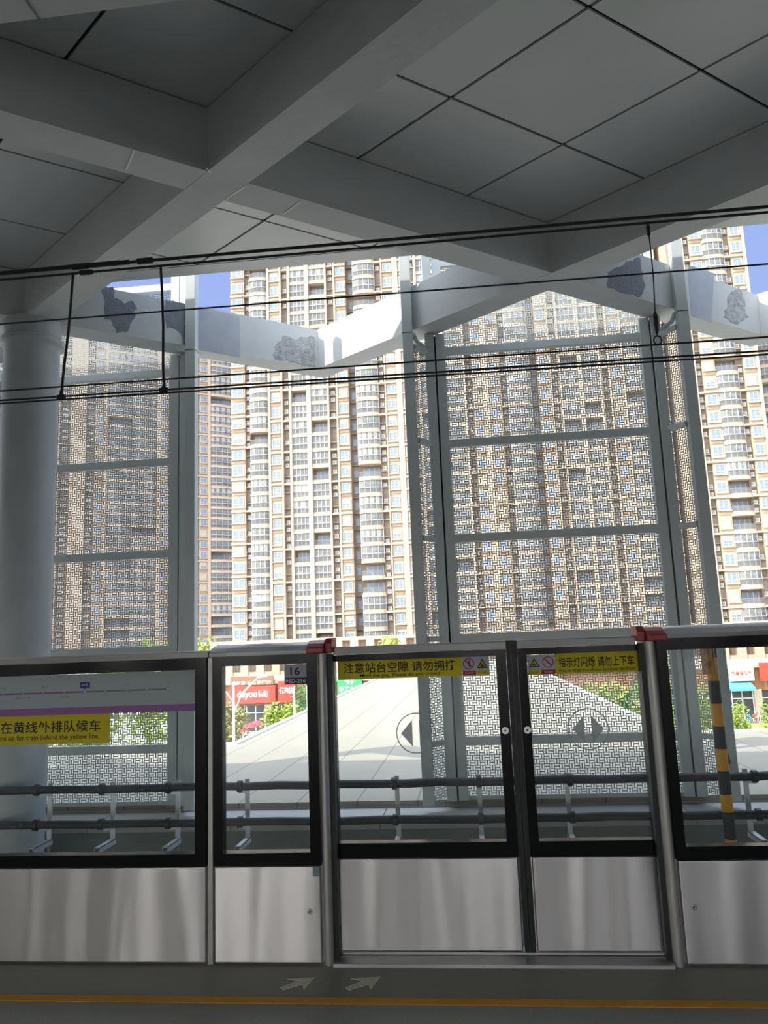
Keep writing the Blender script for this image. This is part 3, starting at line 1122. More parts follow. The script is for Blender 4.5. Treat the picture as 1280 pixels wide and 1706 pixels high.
lettering(mb, '禁止倚靠', -0.032 - XL, 0.010 - XL, 1.330, 1.340, ys - 0.001, m=1)
lettering(mb, '当心缝隙', 0.036 - XL, 0.076 - XL, 1.330, 1.340, ys - 0.001)
mb.build('lettering', [M['ink'], M['ink_white']], ws)


def no_sign(mb, cx, cz, r, y, person):
    mb.ring_y((cx, cz), r * 0.84, r, y - 0.001, y, 32, 1)
    c = math.cos(math.radians(45)) * r * 0.9
    mb.prism_y([(cx - c - 0.002, cz + c - 0.002), (cx + c - 0.002, cz - c - 0.002), (cx + c + 0.002, cz - c + 0.002), (cx - c + 0.002, cz + c + 0.002)], y - 0.0012, y - 0.0002, 1)
    if person:
        mb.disc_y((cx + 0.003, cz + 0.013), 0.0035, y - 0.001, y, 12, 0)
        mb.prism_y([(cx - 0.002, cz - 0.014), (cx + 0.009, cz - 0.014), (cx + 0.006, cz - 0.002), (cx + 0.008, cz + 0.008), (cx - 0.001, cz + 0.008), (cx, cz - 0.002)], y - 0.0008, y, 0)
    else:
        mb.prism_y([(cx - 0.008, cz + 0.002), (cx + 0.004, cz - 0.012), (cx + 0.010, cz - 0.006), (cx - 0.002, cz + 0.006)], y - 0.0008, y, 0)


def warn_sign(mb, cx, cz, r, y):
    tri = [(cx - r, cz - r * 0.72), (cx + r, cz - r * 0.72), (cx, cz + r)]
    mb.prism_y(tri, y - 0.0006, y, 0)
    tri2 = [(cx - r * 0.72, cz - r * 0.56), (cx + r * 0.72, cz - r * 0.56), (cx, cz + r * 0.68)]
    mb.prism_y(tri2, y - 0.0012, y - 0.0006, 2)
    mb.prism_y([(cx - r * 0.4, cz - r * 0.45), (cx + r * 0.4, cz - r * 0.45), (cx + r * 0.35, cz - r * 0.25), (cx, cz - r * 0.15), (cx - 0.001, cz + r * 0.15), (cx - r * 0.3, cz - r * 0.2)], y - 0.0016, y - 0.0012, 0)


mb = MB()
no_sign(mb, -0.012 - XL, 1.381, 0.028, ys - 0.0005, True)
warn_sign(mb, 0.057 - XL, 1.377, 0.028, ys - 0.0005)
mb.build('pictogram', [M['ink'], M['ink_red'], M['sticker_yellow']], ws)


def arrow_ring(u, cx, cz):
    mb = MB()
    mb.ring_y((cx, cz), 0.095, 0.100, 0.014, 0.018, 64)
    mb.prism_y([(cx - 0.076, cz), (cx - 0.018, cz - 0.066), (cx - 0.018, cz + 0.064)], 0.014, 0.018)
    mb.prism_y([(cx + 0.076, cz), (cx + 0.018, cz + 0.064), (cx + 0.018, cz - 0.066)], 0.014, 0.018)
    mb.build('door_arrow_film', M['film'], u)


arrow_ring(u, -0.295 - XL, 1.047)
lock(u, 0.151 - XL, 1.05, 0.0175)
mb = MB()
mb.box(0.181 - XL, 0.205 - XL, -0.012, 0.05, 0.034, 1.49)
mb.box(0.188 - XL, 0.193 - XL, -0.018, -0.012, 0.034, 1.49)
mb.build('rubber_seal', M['rubber'], u)

XR = 0.234
u = door_unit('sliding_door', 'right sliding platform door with an indicator light sticker', XR, 0.868, (0.28, 0.824))
mb = MB()
mb.box(0.282 - XR, 0.42 - XR, ys, ys + 0.004, 1.338, 1.413, 1)
mb.box(0.282 - XR, 0.35 - XR, ys, ys + 0.004, 1.314, 1.338, 0)
mb.box(0.35 - XR, 0.418 - XR, ys, ys + 0.004, 1.314, 1.338, 2)
mb.box(0.42 - XR, 0.824 - XR, ys, ys + 0.004, 1.314, 1.415, 0)
ws = mb.build('warning_sticker', [M['sticker_yellow'], M['sticker_white'], M['ink_red']], u)
mb = MB()
lettering(mb, '指示灯闪烁 请勿上下车', 0.437 - XR, 0.806 - XR, 1.345, 1.396, ys - 0.001, bold=0.015)
lettering(mb, 'Please do not get on or off when the indicator light flickers', 0.437 - XR, 0.808 - XR, 1.319, 1.340, ys - 0.001, bold=0.012)
lettering(mb, '当心夹手', 0.297 - XR, 0.337 - XR, 1.322, 1.332, ys - 0.001)
lettering(mb, '禁止触摸', 0.364 - XR, 0.405 - XR, 1.322, 1.332, ys - 0.001, m=1)
mb.build('lettering', [M['ink'], M['ink_white']], ws)
mb = MB()
warn_sign(mb, 0.317 - XR, 1.372, 0.027, ys - 0.0005)
no_sign(mb, 0.385 - XR, 1.376, 0.028, ys - 0.0005, False)
mb.build('pictogram', [M['ink'], M['ink_red'], M['sticker_yellow']], ws)
arrow_ring(u, 0.557 - XR, 1.045)
lock(u, 0.26 - XR, 1.05, 0.0175)
mb = MB()
mb.box(0.208 - XR, 0.232 - XR, -0.012, 0.05, 0.034, 1.49)
mb.box(0.219 - XR, 0.224 - XR, -0.018, -0.012, 0.034, 1.49)
mb.build('rubber_seal', M['rubber'], u)

# posts ------------------------------------------------------------
mb = MB()
mb.box(-1.345, -1.318, YD + 0.004, YD + 0.11, 0.0, 1.462)
tag(mb.build('steel_mullion', M['satin'], bevel=0.004), 'slim steel mullion between the wide and the narrow glass panel', 'steel post')


def jamb(x0, x1, dark0, dark1, label):
    root = thing('door_jamb', label, 'steel post', ((x0 + x1) / 2, YD, 0))
    c = (x0 + x1) / 2
    w = (x1 - x0) / 2
    n = 10
    poly = [(w * math.cos(math.pi * (1 + k / n)), -0.004 + 0.028 + 0.028 * math.sin(math.pi * (1 + k / n))) for k in range(n + 1)]
    poly += [(w, 0.19), (-w, 0.19)]
    mb = MB()
    mb.prism_z(poly, 0.0, 1.462)
    mb.build('steel_cover', M['satin'], root, smooth=True)
    mb = MB()
    mb.box(dark0 - c, dark1 - c, 0.035, 0.085, 0.0, 1.455)
    mb.build('guide_channel', M['rubber'], root)
    return root


jamb(-0.772, -0.728, -0.727, -0.703, 'rounded steel jamb at the left side of the doorway')
jamb(0.845, 0.893, 0.822, 0.844, 'rounded steel jamb at the right side of the doorway')

# rails and lamps -------------------------------------------------
R1 = [(YD - 0.015, 1.462), (YD - 0.015, 1.492), (YD + 0.02, 1.497), (YD + 0.16, 1.497), (YD + 0.16, 1.462)]
R2 = [(YD - 0.015, 1.462), (YD - 0.015, 1.483), (YD - 0.005, 1.487), (YD + 0.03, 1.505), (YD + 0.08, 1.518), (YD + 0.2, 1.522), (YD + 0.2, 1.462)]
R3 = [(YSD - 0.03, 1.45), (YSD - 0.03, 1.484), (YSD - 0.02, 1.49), (YSD + 0.09, 1.49), (YSD + 0.09, 1.45)]
R4 = [(y_, z_ + 0.010) for y_, z_ in R2]
for prof, a, c, lb in ((R1, X0, -1.335, 'flat steel top rail over the wide panel with the line map'),
                       (R2, -1.333, -0.823, 'stepped steel top rail over the narrow panel'),
                       (R4, 0.946, 3.2, 'stepped steel top rail over the panel at the right'),
                       (R3, -0.70, 0.18, 'steel header rail over the left sliding door'),
                       (R3, 0.234, 0.81, 'steel header rail over the right sliding door')):
    mb = MB()
    mb.prism_x(prof, a, c)
    tag(mb.build('top_rail', M['steel_rail'], bevel=0.003), lb, 'steel rail', 'steel rails along the top of the platform screens')


def lamp(x0, x1, xe0, xe1, label):
    root = thing('indicator_lamp', label, 'indicator lamp', ((x0 + x1) / 2, YD, 1.462), 'red door indicator lamps')
    c = (x0 + x1) / 2
    mb = MB()
    mb.prism_x([(-0.028, 0.0), (-0.028, 0.030), (0.01, 0.050), (0.06, 0.066), (0.17, 0.068), (0.17, 0.0)], x0 - c, x1 - c)
    mb.build('housing', M['lamp_red'], root, bevel=0.004)
    mb = MB()
    mb.prism_x([(0.02, 0.0), (0.02, 0.05), (0.05, 0.074), (0.17, 0.076), (0.17, 0.0)], xe0 - c, xe1 - c)
    mb.build('end_cap', M['lamp_red'], root, bevel=0.004)
    mb = MB()
    mb.box(x0 - c + 0.012, x1 - c - 0.012, -0.030, -0.027, 0.006, 0.027)
    mb.build('lens', M['lamp_red'], root, bevel=0.001)


lamp(-0.823, -0.737, -0.736, -0.70, 'red indicator lamp over the left door jamb')
lamp(0.852, 0.945, 0.815, 0.851, 'red indicator lamp over the right door jamb')
mb = MB()
mb.box(-0.727, 0.843, YD - 0.02, YD + 0.2, -0.003, 0.016)
mb.box(-0.727, 0.843, YSD - 0.005, YSD + 0.02, 0.016, 0.03)
tag(mb.build('door_threshold', M['steel_rail'], bevel=0.003), 'steel threshold plate under the two sliding doors', 'threshold')
mb = MB()
mb.box(-1.24, -0.80, YD + 0.115, YD + 0.19, 0.455, 0.478)
tag(mb.build('cable_cover', M['cream']), 'cream strip behind the bottom of the narrow glass panel', 'cable cover')
mb = MB()
mb.box(0.95, 1.09, YD + 0.115, YD + 0.19, 0.455, 0.478)
tag(mb.build('cable_cover', M['cream']), 'short cream strip behind the bottom of the right glass panel', 'cable cover')

# floor markings ----------------------------------------------------
mb = MB()
mb.box(-18, 18, 3.513, 3.573, 0.0, 0.002)
tag(mb.build('yellow_line', M['yellow_line']), 'orange yellow waiting line painted along the platform floor', 'floor marking')


def floor_arrow(tx_, ty, k, label):
    d = Vector((0.73, 0.683))
    s = Vector((-0.683, 0.73))
    T = Vector((tx_, ty))
    pts = [T, T - d * 0.105 * k + s * 0.074 * k, T - d * 0.082 * k + s * 0.024 * k, T - d * 0.175 * k + s * 0.016 * k,
           T - d * 0.175 * k - s * 0.016 * k, T - d * 0.082 * k - s * 0.024 * k, T - d * 0.105 * k - s * 0.074 * k]
    mb = MB()
    mb.prism_z([tuple(p) for p in pts][::-1], 0.0, 0.002)
    tag(mb.build('floor_arrow', M['arrow']), label, 'floor marking', 'white arrows painted on the platform floor')


floor_arrow(-0.791, 3.772, 1.0, 'white floor arrow in front of the narrow glass panel')
floor_arrow(-0.490, 3.781, 1.05, 'white floor arrow in front of the left sliding door')

# ================================================================== TOWERS
FH = 3.09
T_WIN = [M['tw_frame'], M['tw_glass'], M['tw_blind']]
T_BAL = [M['tw_trim'], M['tw_bglass'], M['tw_frame'], M['tw_rail'], M['tw_curtain'], M['tw_dark'], M['tw_glass']]


def add_window(mb, ox, oy, oz, w, var):
    """casement: blue glass, white frame, mullion and transom; or a closed cream blind"""
    h = 1.75
    f = 0.11
    y = oy - 0.12
    mb.box(ox + f, ox + w - f, y + 0.06, y + 0.1, oz + f, oz + h - f, 1 if var == 0 else 2)
    mb.box(ox, ox + f, y, y + 0.14, oz, oz + h)
    mb.box(ox + w - f, ox + w, y, y + 0.14, oz, oz + h)
    mb.box(ox + f, ox + w - f, y, y + 0.14, oz, oz + f)
    mb.box(ox + f, ox + w - f, y, y + 0.14, oz + h - f, oz + h)
    if var != 1:
        mb.box(ox + w / 2 - 0.05, ox + w / 2 + 0.05, y + 0.02, y + 0.1, oz + f, oz + h - f)
        mb.box(ox + f, ox + w - f, y + 0.02, y + 0.1, oz + 0.48, oz + 0.56)
    if var == 2:
        mb.box(ox + f, ox + w - f, y + 0.01, y + 0.05, oz + h * 0.5, oz + h - f, 2)
        mb.box(ox + f, ox + w - f, y + 0.055, y + 0.1, oz + f, oz + h * 0.5, 1)


def arc_front(x0, x1, bulge, y, n):
    pts = []
    for k in range(n + 1):
        t_ = k / n
        pts.append((x0 + (x1 - x0) * t_, y - bulge * (1 - (2 * t_ - 1) ** 2) ** 0.6 if bulge else y))
    return pts


def add_balcony(mb, ox, oy, oz, w, var, bulge):
    n = 8 if bulge else 4
    fr = arc_front(ox, ox + w, bulge, oy, n)
    fr_out = arc_front(ox - 0.06, ox + w + 0.06, bulge, oy - 0.14, n)
    back = oy + 1.5
    # slab band with a lip
    mb.prism_z(fr_out + [(ox + w + 0.06, back), (ox - 0.06, back)], oz - 0.15, oz + 0.10, 0)
    mb.prism_z(fr + [(ox + w, back), (ox, back)], oz + 0.10, oz + 0.42, 0)
    mb.prism_z(fr_out + [(ox + w + 0.06, back), (ox - 0.06, back)], oz + 2.72, oz + 2.94, 0)
    top = oz + 2.72
    if var == 1:                                  # open balcony: deep opening, railing
        mb.box(ox, ox + w, back - 0.06, back, oz + 0.42, top, 5)
        mb.box(ox + w * 0.18, ox + w * 0.9, back - 0.12, back - 0.06, oz + 0.5, oz + 2.3, 6)
        for t_ in (0.18, 0.42, 0.66, 0.9):
            mb.box(ox + w * t_ - 0.05, ox + w * t_ + 0.05, back - 0.16, back - 0.10, oz + 0.5, oz + 2.3, 2)
    else:
        for i in range(n):
            a, c = fr[i], fr[i + 1]
            mb.add([(a[0], a[1] + 0.06, oz + 0.42), (c[0], c[1] + 0.06, oz + 0.42), (c[0], c[1] + 0.06, top), (a[0], a[1] + 0.06, top)], [(0, 1, 2, 3)],
                   4 if (var == 2 and i % 2 == 0) or (var == 3) else 1)
        step = 2 if bulge else 1
        for i in range(0, n + 1, step):
            a = fr[i]
            mb.box(a[0] - 0.05, a[0] + 0.05, a[1] - 0.02, a[1] + 0.08, oz + 0.42, top, 2)
        for i in range(n):
            a, c = fr[i], fr[i + 1]
            mb.bar((a[0], a[1], oz + 1.36), (c[0], c[1], oz + 1.36), 0.08, 0.10, 2)
    # railing
    for i in range(n):
        a, c = fr[i], fr[i + 1]
        mb.bar((a[0], a[1] - 0.04, oz + 1.25), (c[0], c[1] - 0.04, oz + 1.25), 0.05, 0.06, 3)
        m_ = 4 if bulge else 5
        for k in range(m_):
            t_ = (k + 0.5) / m_
            x, y = a[0] + (c[0] - a[0]) * t_, a[1] + (c[1] - a[1]) * t_
            mb.box(x - 0.022, x + 0.022, y - 0.06, y - 0.02, oz + 0.42, oz + 1.25, 3)


def add_ac(mb, ox, oy, oz, w, var):
    mb.box(ox, ox + w, oy, oy + 0.35, oz, oz + 0.62)
    mb.disc_y((ox + w * 0.4, oz + 0.31), 0.23, oy - 0.02, oy, 12, 1)
    mb.disc_y((ox + w * 0.4, oz + 0.31), 0.07, oy - 0.03, oy - 0.02, 8, 0)
    mb.box(ox - 0.1, ox + w + 0.1, oy, oy + 0.4, oz - 0.08, oz, 0)


def tower(name, label, X, Y, rz, cols, z0, nfl, vis, seed, cap_parts=100, depth=13):
    """cols: (x0, x1, type, phase) relative to X; types P W A B R D. vis(x, z) says what the photo shows unobstructed."""
    rr = random.Random(seed)
    root = thing(name, label, 'apartment building', (X, Y, z0), rz=rz)
    H = nfl * FH
    xa, xb = min(c[0] for c in cols), max(c[1] for c in cols)
    wall = MB()
    wall.box(xa, xb, 2.0, depth, -0.2, H, 0)
    wall.box(xa - 0.2, xb + 0.2, 0.5, depth + 0.2, H, H + 0.9, 1)
    items = {'window': [], 'balcony': [], 'air_conditioner': []}
    for x0, x1, ty, ph in cols:
        w = x1 - x0
        if ty == 'P':
            wall.box(x0, x1, -0.32, 2.0, 0, H, 1)
        elif ty == 'W':
            wall.box(x0, x1, 0.0, 2.0, 0, H, 0)
        elif ty == 'A':
            wall.box(x0, x1, 0.75, 2.0, 0, H, 2)
        elif ty in 'BR':
            wall.box(x0, x1, 1.5, 2.0, 0, H, 0)
        elif ty == 'D':
            wall.box(x0, x1, 1.9, 2.0, 0, H, 3)
        for k in range(nfl):
            z = k * FH + ph
            if z + FH > H or z < -0.5:
                continue
            if ty == 'W':
                m_ = 0.13 * w
                v = rr.choices((0, 1, 2), (0.74, 0.14, 0.12))[0]
                items['window'].append((x0 + m_, 0.0, z + 0.75, round(w - 2 * m_, 2), v, 0))
                wall.box(x0 + 0.02, x1 - 0.02, -0.5 if (k % 2) else -0.28, 0.0, z + 0.52, z + 0.68, 1)
                if k % 2:
                    wall.box(x0 + 0.08, x1 - 0.08, -0.12, 0.0, z - 0.05, z + 0.5, 0)
                else:
                    wall.box(x0 - 0.05, x1 + 0.05, -0.34, 0.0, z - 0.28, z + 0.02, 1)
                    wall.box(x0 - 0.05, x1 + 0.05, -0.24, 0.0, z + 0.02, z + 0.14, 0)
            elif ty == 'A':
                if not k % 2:
                    wall.box(x0, x1, -0.2, 0.75, z - 0.28, z + 0.02, 1)
                wall.box(x0, x1, 0.3, 0.75, z + 1.35, z + 1.45, 0)
                for q in (0.12, 1.52):
                    if rr.random() < 0.62:
                        items['air_conditioner'].append((x0 + w * 0.22, 0.32, z + q + 0.1, round(w * 0.56, 2), 0, 0))
            elif ty in 'BR':
                v = rr.choices((0, 1, 2, 3), (0.62, 0.17, 0.16, 0.05))[0]
                items['balcony'].append((x0, 0.0, z, round(w, 2), v, 0.55 if ty == 'R' else 0.0))
            elif ty == 'D':
                wall.box(x0 + w * 0.25, x0 + w * 0.75, 1.85, 1.92, z + 0.8, z + 2.1, 4)
                wall.box(x0 + w * 0.2, x0 + w * 0.8, 1.8, 1.92, z + 0.7, z + 0.78, 1)
                wall.box(x0, x1, 1.5, 1.9, z - 0.1, z + 0.05, 3)
    wall.build('wall', [M['tw_beige'], M['tw_trim'], M['tw_brick'], M['tw_dark'], M['tw_glass']], root)
    cache = {}
    for kind, fn, mats in (('window', add_window, T_WIN), ('balcony', add_balcony, T_BAL), ('air_conditioner', add_ac, [M['ac'], M['tw_rail']])):
        lst = items[kind]
        lst.sort(key=lambda it: 0 if vis(X + it[0], z0 + it[2]) else 1)
        rest = MB()
        for i, (x, y, z, w, v, bulge) in enumerate(lst):
            args = (w, v, bulge) if kind == 'balcony' else (w, v)
            if i < cap_parts:
                key = (kind, w, v, bulge)
                if key not in cache:
                    mb = MB()
                    fn(mb, 0, 0, 0, *args)
                    cache[key] = mb.mesh(kind, mats)
                o = link(kind, cache[key], root)
                o.location = (x, y, z)
            else:
                fn(rest, x, y, z, *args)
        if rest.v:
            o = rest.build(kind + '_field', mats, root)
            o['kind'] = 'stuff'
    return root


PX = 0.1147                            # metres per pixel at 140 m


def px_x(px):
    return -43.46 + (px - 386) * PX


left_cols = [(386, 410, 'W', 1.41), (410, 419, 'A', 1.41), (419, 450, 'R', 1.41), (450, 454, 'P', 0), (454, 472, 'W', 0), (472, 475, 'P', 0), (475, 486, 'A', 0), (486, 490, 'P', 0),
             (490, 516, 'B', 0), (516, 523, 'P', 0), (523, 551, 'B', 0), (551, 554, 'P', 0), (554, 566, 'A', 0), (566, 569, 'P', 0), (569, 587, 'W', 0), (587, 600, 'D', 0),
             (600, 637, 'R', 0), (637, 648, 'A', 0), (648, 650, 'P', 0), (650, 668, 'W', 0), (668, 677, 'P', 0), (677, 694, 'W', 0), (694, 704, 'A', 0), (704, 708, 'P', 0), (708, 738, 'B', 0), (738, 743, 'P', 0)]
cols = [(px_x(a), px_x(c), t_, ph) for a, c, t_, ph in left_cols]
cols += [(-2 * 2.52 - c, -2 * 2.52 - a, t_, ph) for a, c, t_, ph in cols]
Z0 = 39.03 - 1.62 - 16 * FH
tower('apartment_tower', 'wide sunlit beige apartment tower seen between the two screens', 0, 140, 0, cols, Z0, 33,
      lambda x, z: x < -9.5 and -2 < z < 74, 11)

PX3 = PX * 134 / 140


def px3(px):
    return at(px, 640, 134)[0]


rc = [(1138, 1150, 'A'), (1150, 1162, 'P'), (1162, 1173, 'A'), (1173, 1195, 'W'), (1195, 1232, 'R'), (1232, 1243, 'A'), (1243, 1264, 'W'), (1264, 1269, 'P')]
cols3 = [(px3(a), px3(c), t_, 0.0) for a, c, t_ in rc]
zw = at(1185, 609, 134)[2]
Z3 = zw - 1.62 - 17 * FH
tower('apartment_tower', 'sunlit beige apartment tower at the right edge beside the screen post', 0, 134, 0, cols3, Z3, 33,
      lambda x, z: x > px3(1165), 12)


def px2(px):
    return at(px, 800, 217)[0]


# far shaded tower on the left, turned away from the sun
xr = px2(388)
pat = [(0.0, 6.7, 'R'), (6.7, 7.6, 'P'), (7.6, 9.9, 'W'), (9.9, 12.4, 'A'), (12.4, 14.4, 'P')]
cols2, xo = [], 0.0
for rep in range(6):
    for a, c, t_ in (pat if rep % 2 == 0 else [(14.4 - c, 14.4 - a, t_) for a, c, t_ in pat[::-1]]):
        cols2.append((-(xo + c), -(xo + a), t_, 0.0))
    xo += 14.4
zt = at(350, 552, 217)[2]
tower('apartment_tower', 'shaded brownish apartment tower farther off behind the left screen', xr, 217, math.radians(35), cols2, zt - 31 * FH, 31,
      lambda x, z: x > xr - 12, 13, cap_parts=60)

x4 = at(1268, 640, 160)[0]
cols4 = [(0, 3.6, 'R', 0.0), (3.6, 5.0, 'A', 0.0), (5.0, 7.4, 'W', 0.0), (7.4, 8.0, 'P', 0.0), (8.0, 11.6, 'R', 0.0)]
z4 = at(1270, 540, 160)[2]
tower('apartment_tower', 'apartment tower with round balconies cut by the right edge of the frame', x4, 160, 0, cols4, z4 - 28 * FH, 28,
      lambda x, z: x < x4 + 5, 14, cap_parts=60)

# ================================================================== STREET
GZ = -9.6
# row of shops at the foot of the towers
YS = 100.0
shop = thing('shop_row', 'low row of shops at the foot of the apartment towers', 'shop building', (0, YS, GZ))
xs0, xs1 = at(330, 1160, YS)[0], at(1400, 1160, YS)[0]
mb = MB()
mb.box(xs0, xs1, 0.6, 14, 0, 6.0, 0)
mb.box(xs0 - 0.3, xs1 + 0.3, -0.2, 14.2, 6.0, 6.5, 0)
mb.box(xs0, xs1, 0.2, 0.6, 3.3, 6.0, 1)
for k in range(18):
    x = xs0 + (xs1 - xs0) * k / 17
    mb.box(x - 0.45, x + 0.45, 0.0, 0.6, 0, 3.4, 0)
mb.build('wall', [M['shop_wall'], M['fascia']], shop)
for k in range(17):
    xa = xs0 + (xs1 - xs0) * k / 17 + 0.5
    xb = xs0 + (xs1 - xs0) * (k + 1) / 17 - 0.5
    mb = MB()
    mb.box(xa, xb, 0.45, 0.62, 0.05, 3.2, 0)
    for t_ in (0.0, 0.33, 0.66, 1.0):
        x = xa + (xb - xa) * t_
        mb.box(x - 0.05, x + 0.05, 0.40, 0.5, 0.05, 3.2, 1)
    mb.box(xa, xb, 0.40, 0.5, 2.3, 2.4, 1)
    mb.build('shop_front', [M['shop_dark'], M['white_metal']], shop)
# second storey of the tower base above the shops
base = thing('tower_podium', 'beige podium with tall brown windows above the shop signs', 'building', (0, 118, GZ))
xp0, xp1 = at(330, 1100, 118)[0], at(1420, 1100, 118)[0]
mb = MB()
mb.box(xp0, xp1, 0.5, 12, 0, 11.2, 0)
mb.box(xp0 - 0.2, xp1 + 0.2, 0, 12.2, 11.2, 11.7, 1)
mb.box(xp0 - 0.2, xp1 + 0.2, 0.1, 0.5, 6.2, 6.9, 1)
for k in range(40):
    x = xp0 + (xp1 - xp0) * k / 39
    mb.box(x - 0.6, x + 0.6, 0.0, 0.5, 0, 11.2, 1)
mb.build('wall', [M['tw_beige'], M['tw_trim']], base)
for k in range(39):
    x = xp0 + (xp1 - xp0) * (k + 0.5) / 39
    hw = (xp1 - xp0) / 39 / 2 - 0.85
    mb = MB()
    mb.box(x - hw, x + hw, 0.35, 0.52, 7.0, 11.0, 0)
    mb.box(x - 0.05, x + 0.05, 0.30, 0.4, 7.0, 11.0, 1)
    mb.build('window', [M['brown_glass'], M['fascia']], base)


def sign(px0, py0, px1, py1, material, texts, label, Y=99.5, border=None):
    a, c = at(px0, py0, Y), at(px1, py1, Y)
    x0, x1, zt, zb = a[0], c[0], a[2], c[2]
    zt, zb = max(zt, zb), min(zt, zb)
    root = thing('shop_sign', label, 'shop sign', (x0, Y, zb), 'signs over the shops')
    w, h = x1 - x0, zt - zb
    mb = MB()
    mb.box(0, w, 0, 0.25, 0, h)
    bo = mb.build('board', material, root, bevel=0.03)
    mb = MB()
    mats = []
    for s_, u0, u1, v0, v1, mt in texts:
        if mt not in mats:
            mats.append(mt)
        lettering(mb, s_, u0 * w, u1 * w, v0 * h, v1 * h, -0.02, mats.index(mt), bold=0.025)
    mb.build('lettering', mats, bo)
    return root


sign(383, 1144, 459, 1171, M['sign_red'], [('deyou', 0.16, 0.60, 0.22, 0.76, M['sign_white']), ('德佑', 0.62, 0.84, 0.34, 0.74, M['sign_white'])], 'long red shop sign with white lettering behind the narrow glass panel')
sign(463, 1135, 492, 1170, M['sign_red'], [('优选快', 0.08, 0.9, 0.40, 0.72, M['sign_white'])], 'shorter red shop sign right of the long red one')
sign(553, 1138, 560, 1166, M['sign_red'], [('店', 0.1, 0.9, 0.5, 0.8, M['sign_white'])], 'narrow red sign strip beside the green dumpling sign')
sign(562, 1131, 604, 1166, M['sign_green'], [('手工水饺', 0.06, 0.94, 0.36, 0.66, M['sign_white']), ('饺子', 0.3, 0.7, 0.72, 0.95, M['sign_white'])], 'green dumpling shop sign above the terrace edge')
sign(884, 1130, 912, 1151, M['sign_teal'], [('快餐', 0.2, 0.8, 0.3, 0.7, M['sign_white'])], 'bright green sign seen through the right screen')
sign(1214, 1113, 1258, 1134, M['sign_white'], [('鑫美佳超市', 0.08, 0.92, 0.38, 0.74, M['sign_red'])], 'white shop sign with red lettering at the far right')
sign(1265, 1104, 1310, 1134, M['sign_red'], [('烟酒', 0.5, 0.9, 0.3, 0.7, M['sign_white'])], 'red shop sign cut by the right edge of the frame')
sign(818, 1136, 832, 1152, M['sign_red'], [('面', 0.3, 0.7, 0.3, 0.7, M['sign_white'])], 'small red sign seen beside the door seam')
# channel letters on the fascia over the long red sign
a, c = at(386, 1129, 99.5), at(452, 1141, 99.5)
root = thing('channel_letters', 'row of white channel letters above the long red shop sign', 'lettering', (a[0], 99.5, c[2]))
mb = MB()
lettering(mb, '选好房 德佑更懂行', 0, c[0] - a[0], 0.1, a[2] - c[2] - 0.5, -0.03, bold=0.02)
mb.build('lettering', M['sign_white'], root)
mb = MB()
mb.box(-0.2, c[0] - a[0] + 0.3, 0, 0.2, 0.05, a[2] - c[2] + 0.1)
mb.build('backing', M['fascia'], root)
# blue awning at right
a, c = at(1214, 1137, 99), at(1256, 1147, 99)
mb = MB()
mb.prism_x([(98.2, c[2] - 0.2), (98.2, c[2] + 0.1), (100.1, a[2]), (100.1, a[2] - 0.2)], a[0], c[0])
tag(mb.build('awning', M['awning_blue']), 'blue awning under the white shop sign at the far right', 'awning')

# lawn and low fence at the right
mb = MB()
mb.box(14, 60, 40, 93, GZ, GZ + 0.25)
tag(mb.build('lawn', M['grass']), 'sunlit yellow green lawn beside the street at the right', kind='structure')
f = thing('low_fence', 'low dark wire fence along the near edge of the lawn', 'fence', (14, 60, GZ + 0.25))
mb = MB()
for k in range(60):
    mb.box(k * 0.75 - 0.03, k * 0.75 + 0.03, -0.03, 0.03, 0, 1.0)
mb.box(0, 45, -0.02, 0.02, 0.85, 0.9)
mb.box(0, 45, -0.02, 0.02, 0.25, 0.3)
mb.build('rails', M['tw_rail'], f)


# trees
def crown_mesh(rr, rx, ry, rz_, n, size):
    mb = MB()
    blobs = [(rr.uniform(-0.55, 0.55) * rx, rr.uniform(-0.55, 0.55) * ry, rr.uniform(-0.6, 0.6) * rz_, rr.uniform(0.35, 0.6)) for _ in range(12)]
    for _ in range(n):
        bx, by, bz, br = rr.choice(blobs)
        d = Vector((rr.gauss(0, 1), rr.gauss(0, 1), rr.gauss(0, 1))).normalized() * (rr.random() ** 0.4)
        c = Vector((bx + d.x * br * rx, by + d.y * br * ry, bz + d.z * br * rz_))
        u = Vector((rr.gauss(0, 1), rr.gauss(0, 1), rr.gauss(0, 1))).normalized()
        v = u.orthogonal().normalized()
        s = size * rr.uniform(0.6, 1.3)
        mb.add([c - u * s, c - v * s * 0.5, c + u * s, c + v * s * 0.5], [(0, 1, 2, 3)])
    return mb


def tree(px, py_top, Y, w, h, leaf, label, seed, n=1500, ground=GZ, name='street_tree', group='trees along the street', size=None):
    rr = random.Random(seed)
    top = at(px, py_top, Y)
    root = thing(name, label, 'tree' if name == 'street_tree' else 'shrub', (top[0], Y, ground), group)
    H = top[2] - ground
    cz = H - h / 2
    cm = crown_mesh(rr, w / 2, w / 2, h / 2, n, size or w * 0.05)
    o = cm.build('crown', M[leaf], root)
    o.location = (0, 0, cz)
    mb = MB()
    r = max(0.05, w * 0.03)
    mb.tube([(0, 0, 0), (0.05, 0.02, cz * 0.5), (0, 0.05, cz), (0.1, 0, cz + h * 0.3)], [r, r * 0.8, r * 0.6, r * 0.2], 8)
    for k in range(5):
        a_ = rr.uniform(0, 6.28)
        mb.tube([(0, 0.03, cz * 0.8), (math.cos(a_) * w * 0.15, math.sin(a_) * w * 0.15, cz), (math.cos(a_) * w * 0.3, math.sin(a_) * w * 0.3, cz + h * 0.15)], [r * 0.5, r * 0.35, r * 0.1], 6)
    mb.build('trunk', M['bark'], root, smooth=True)
    return root


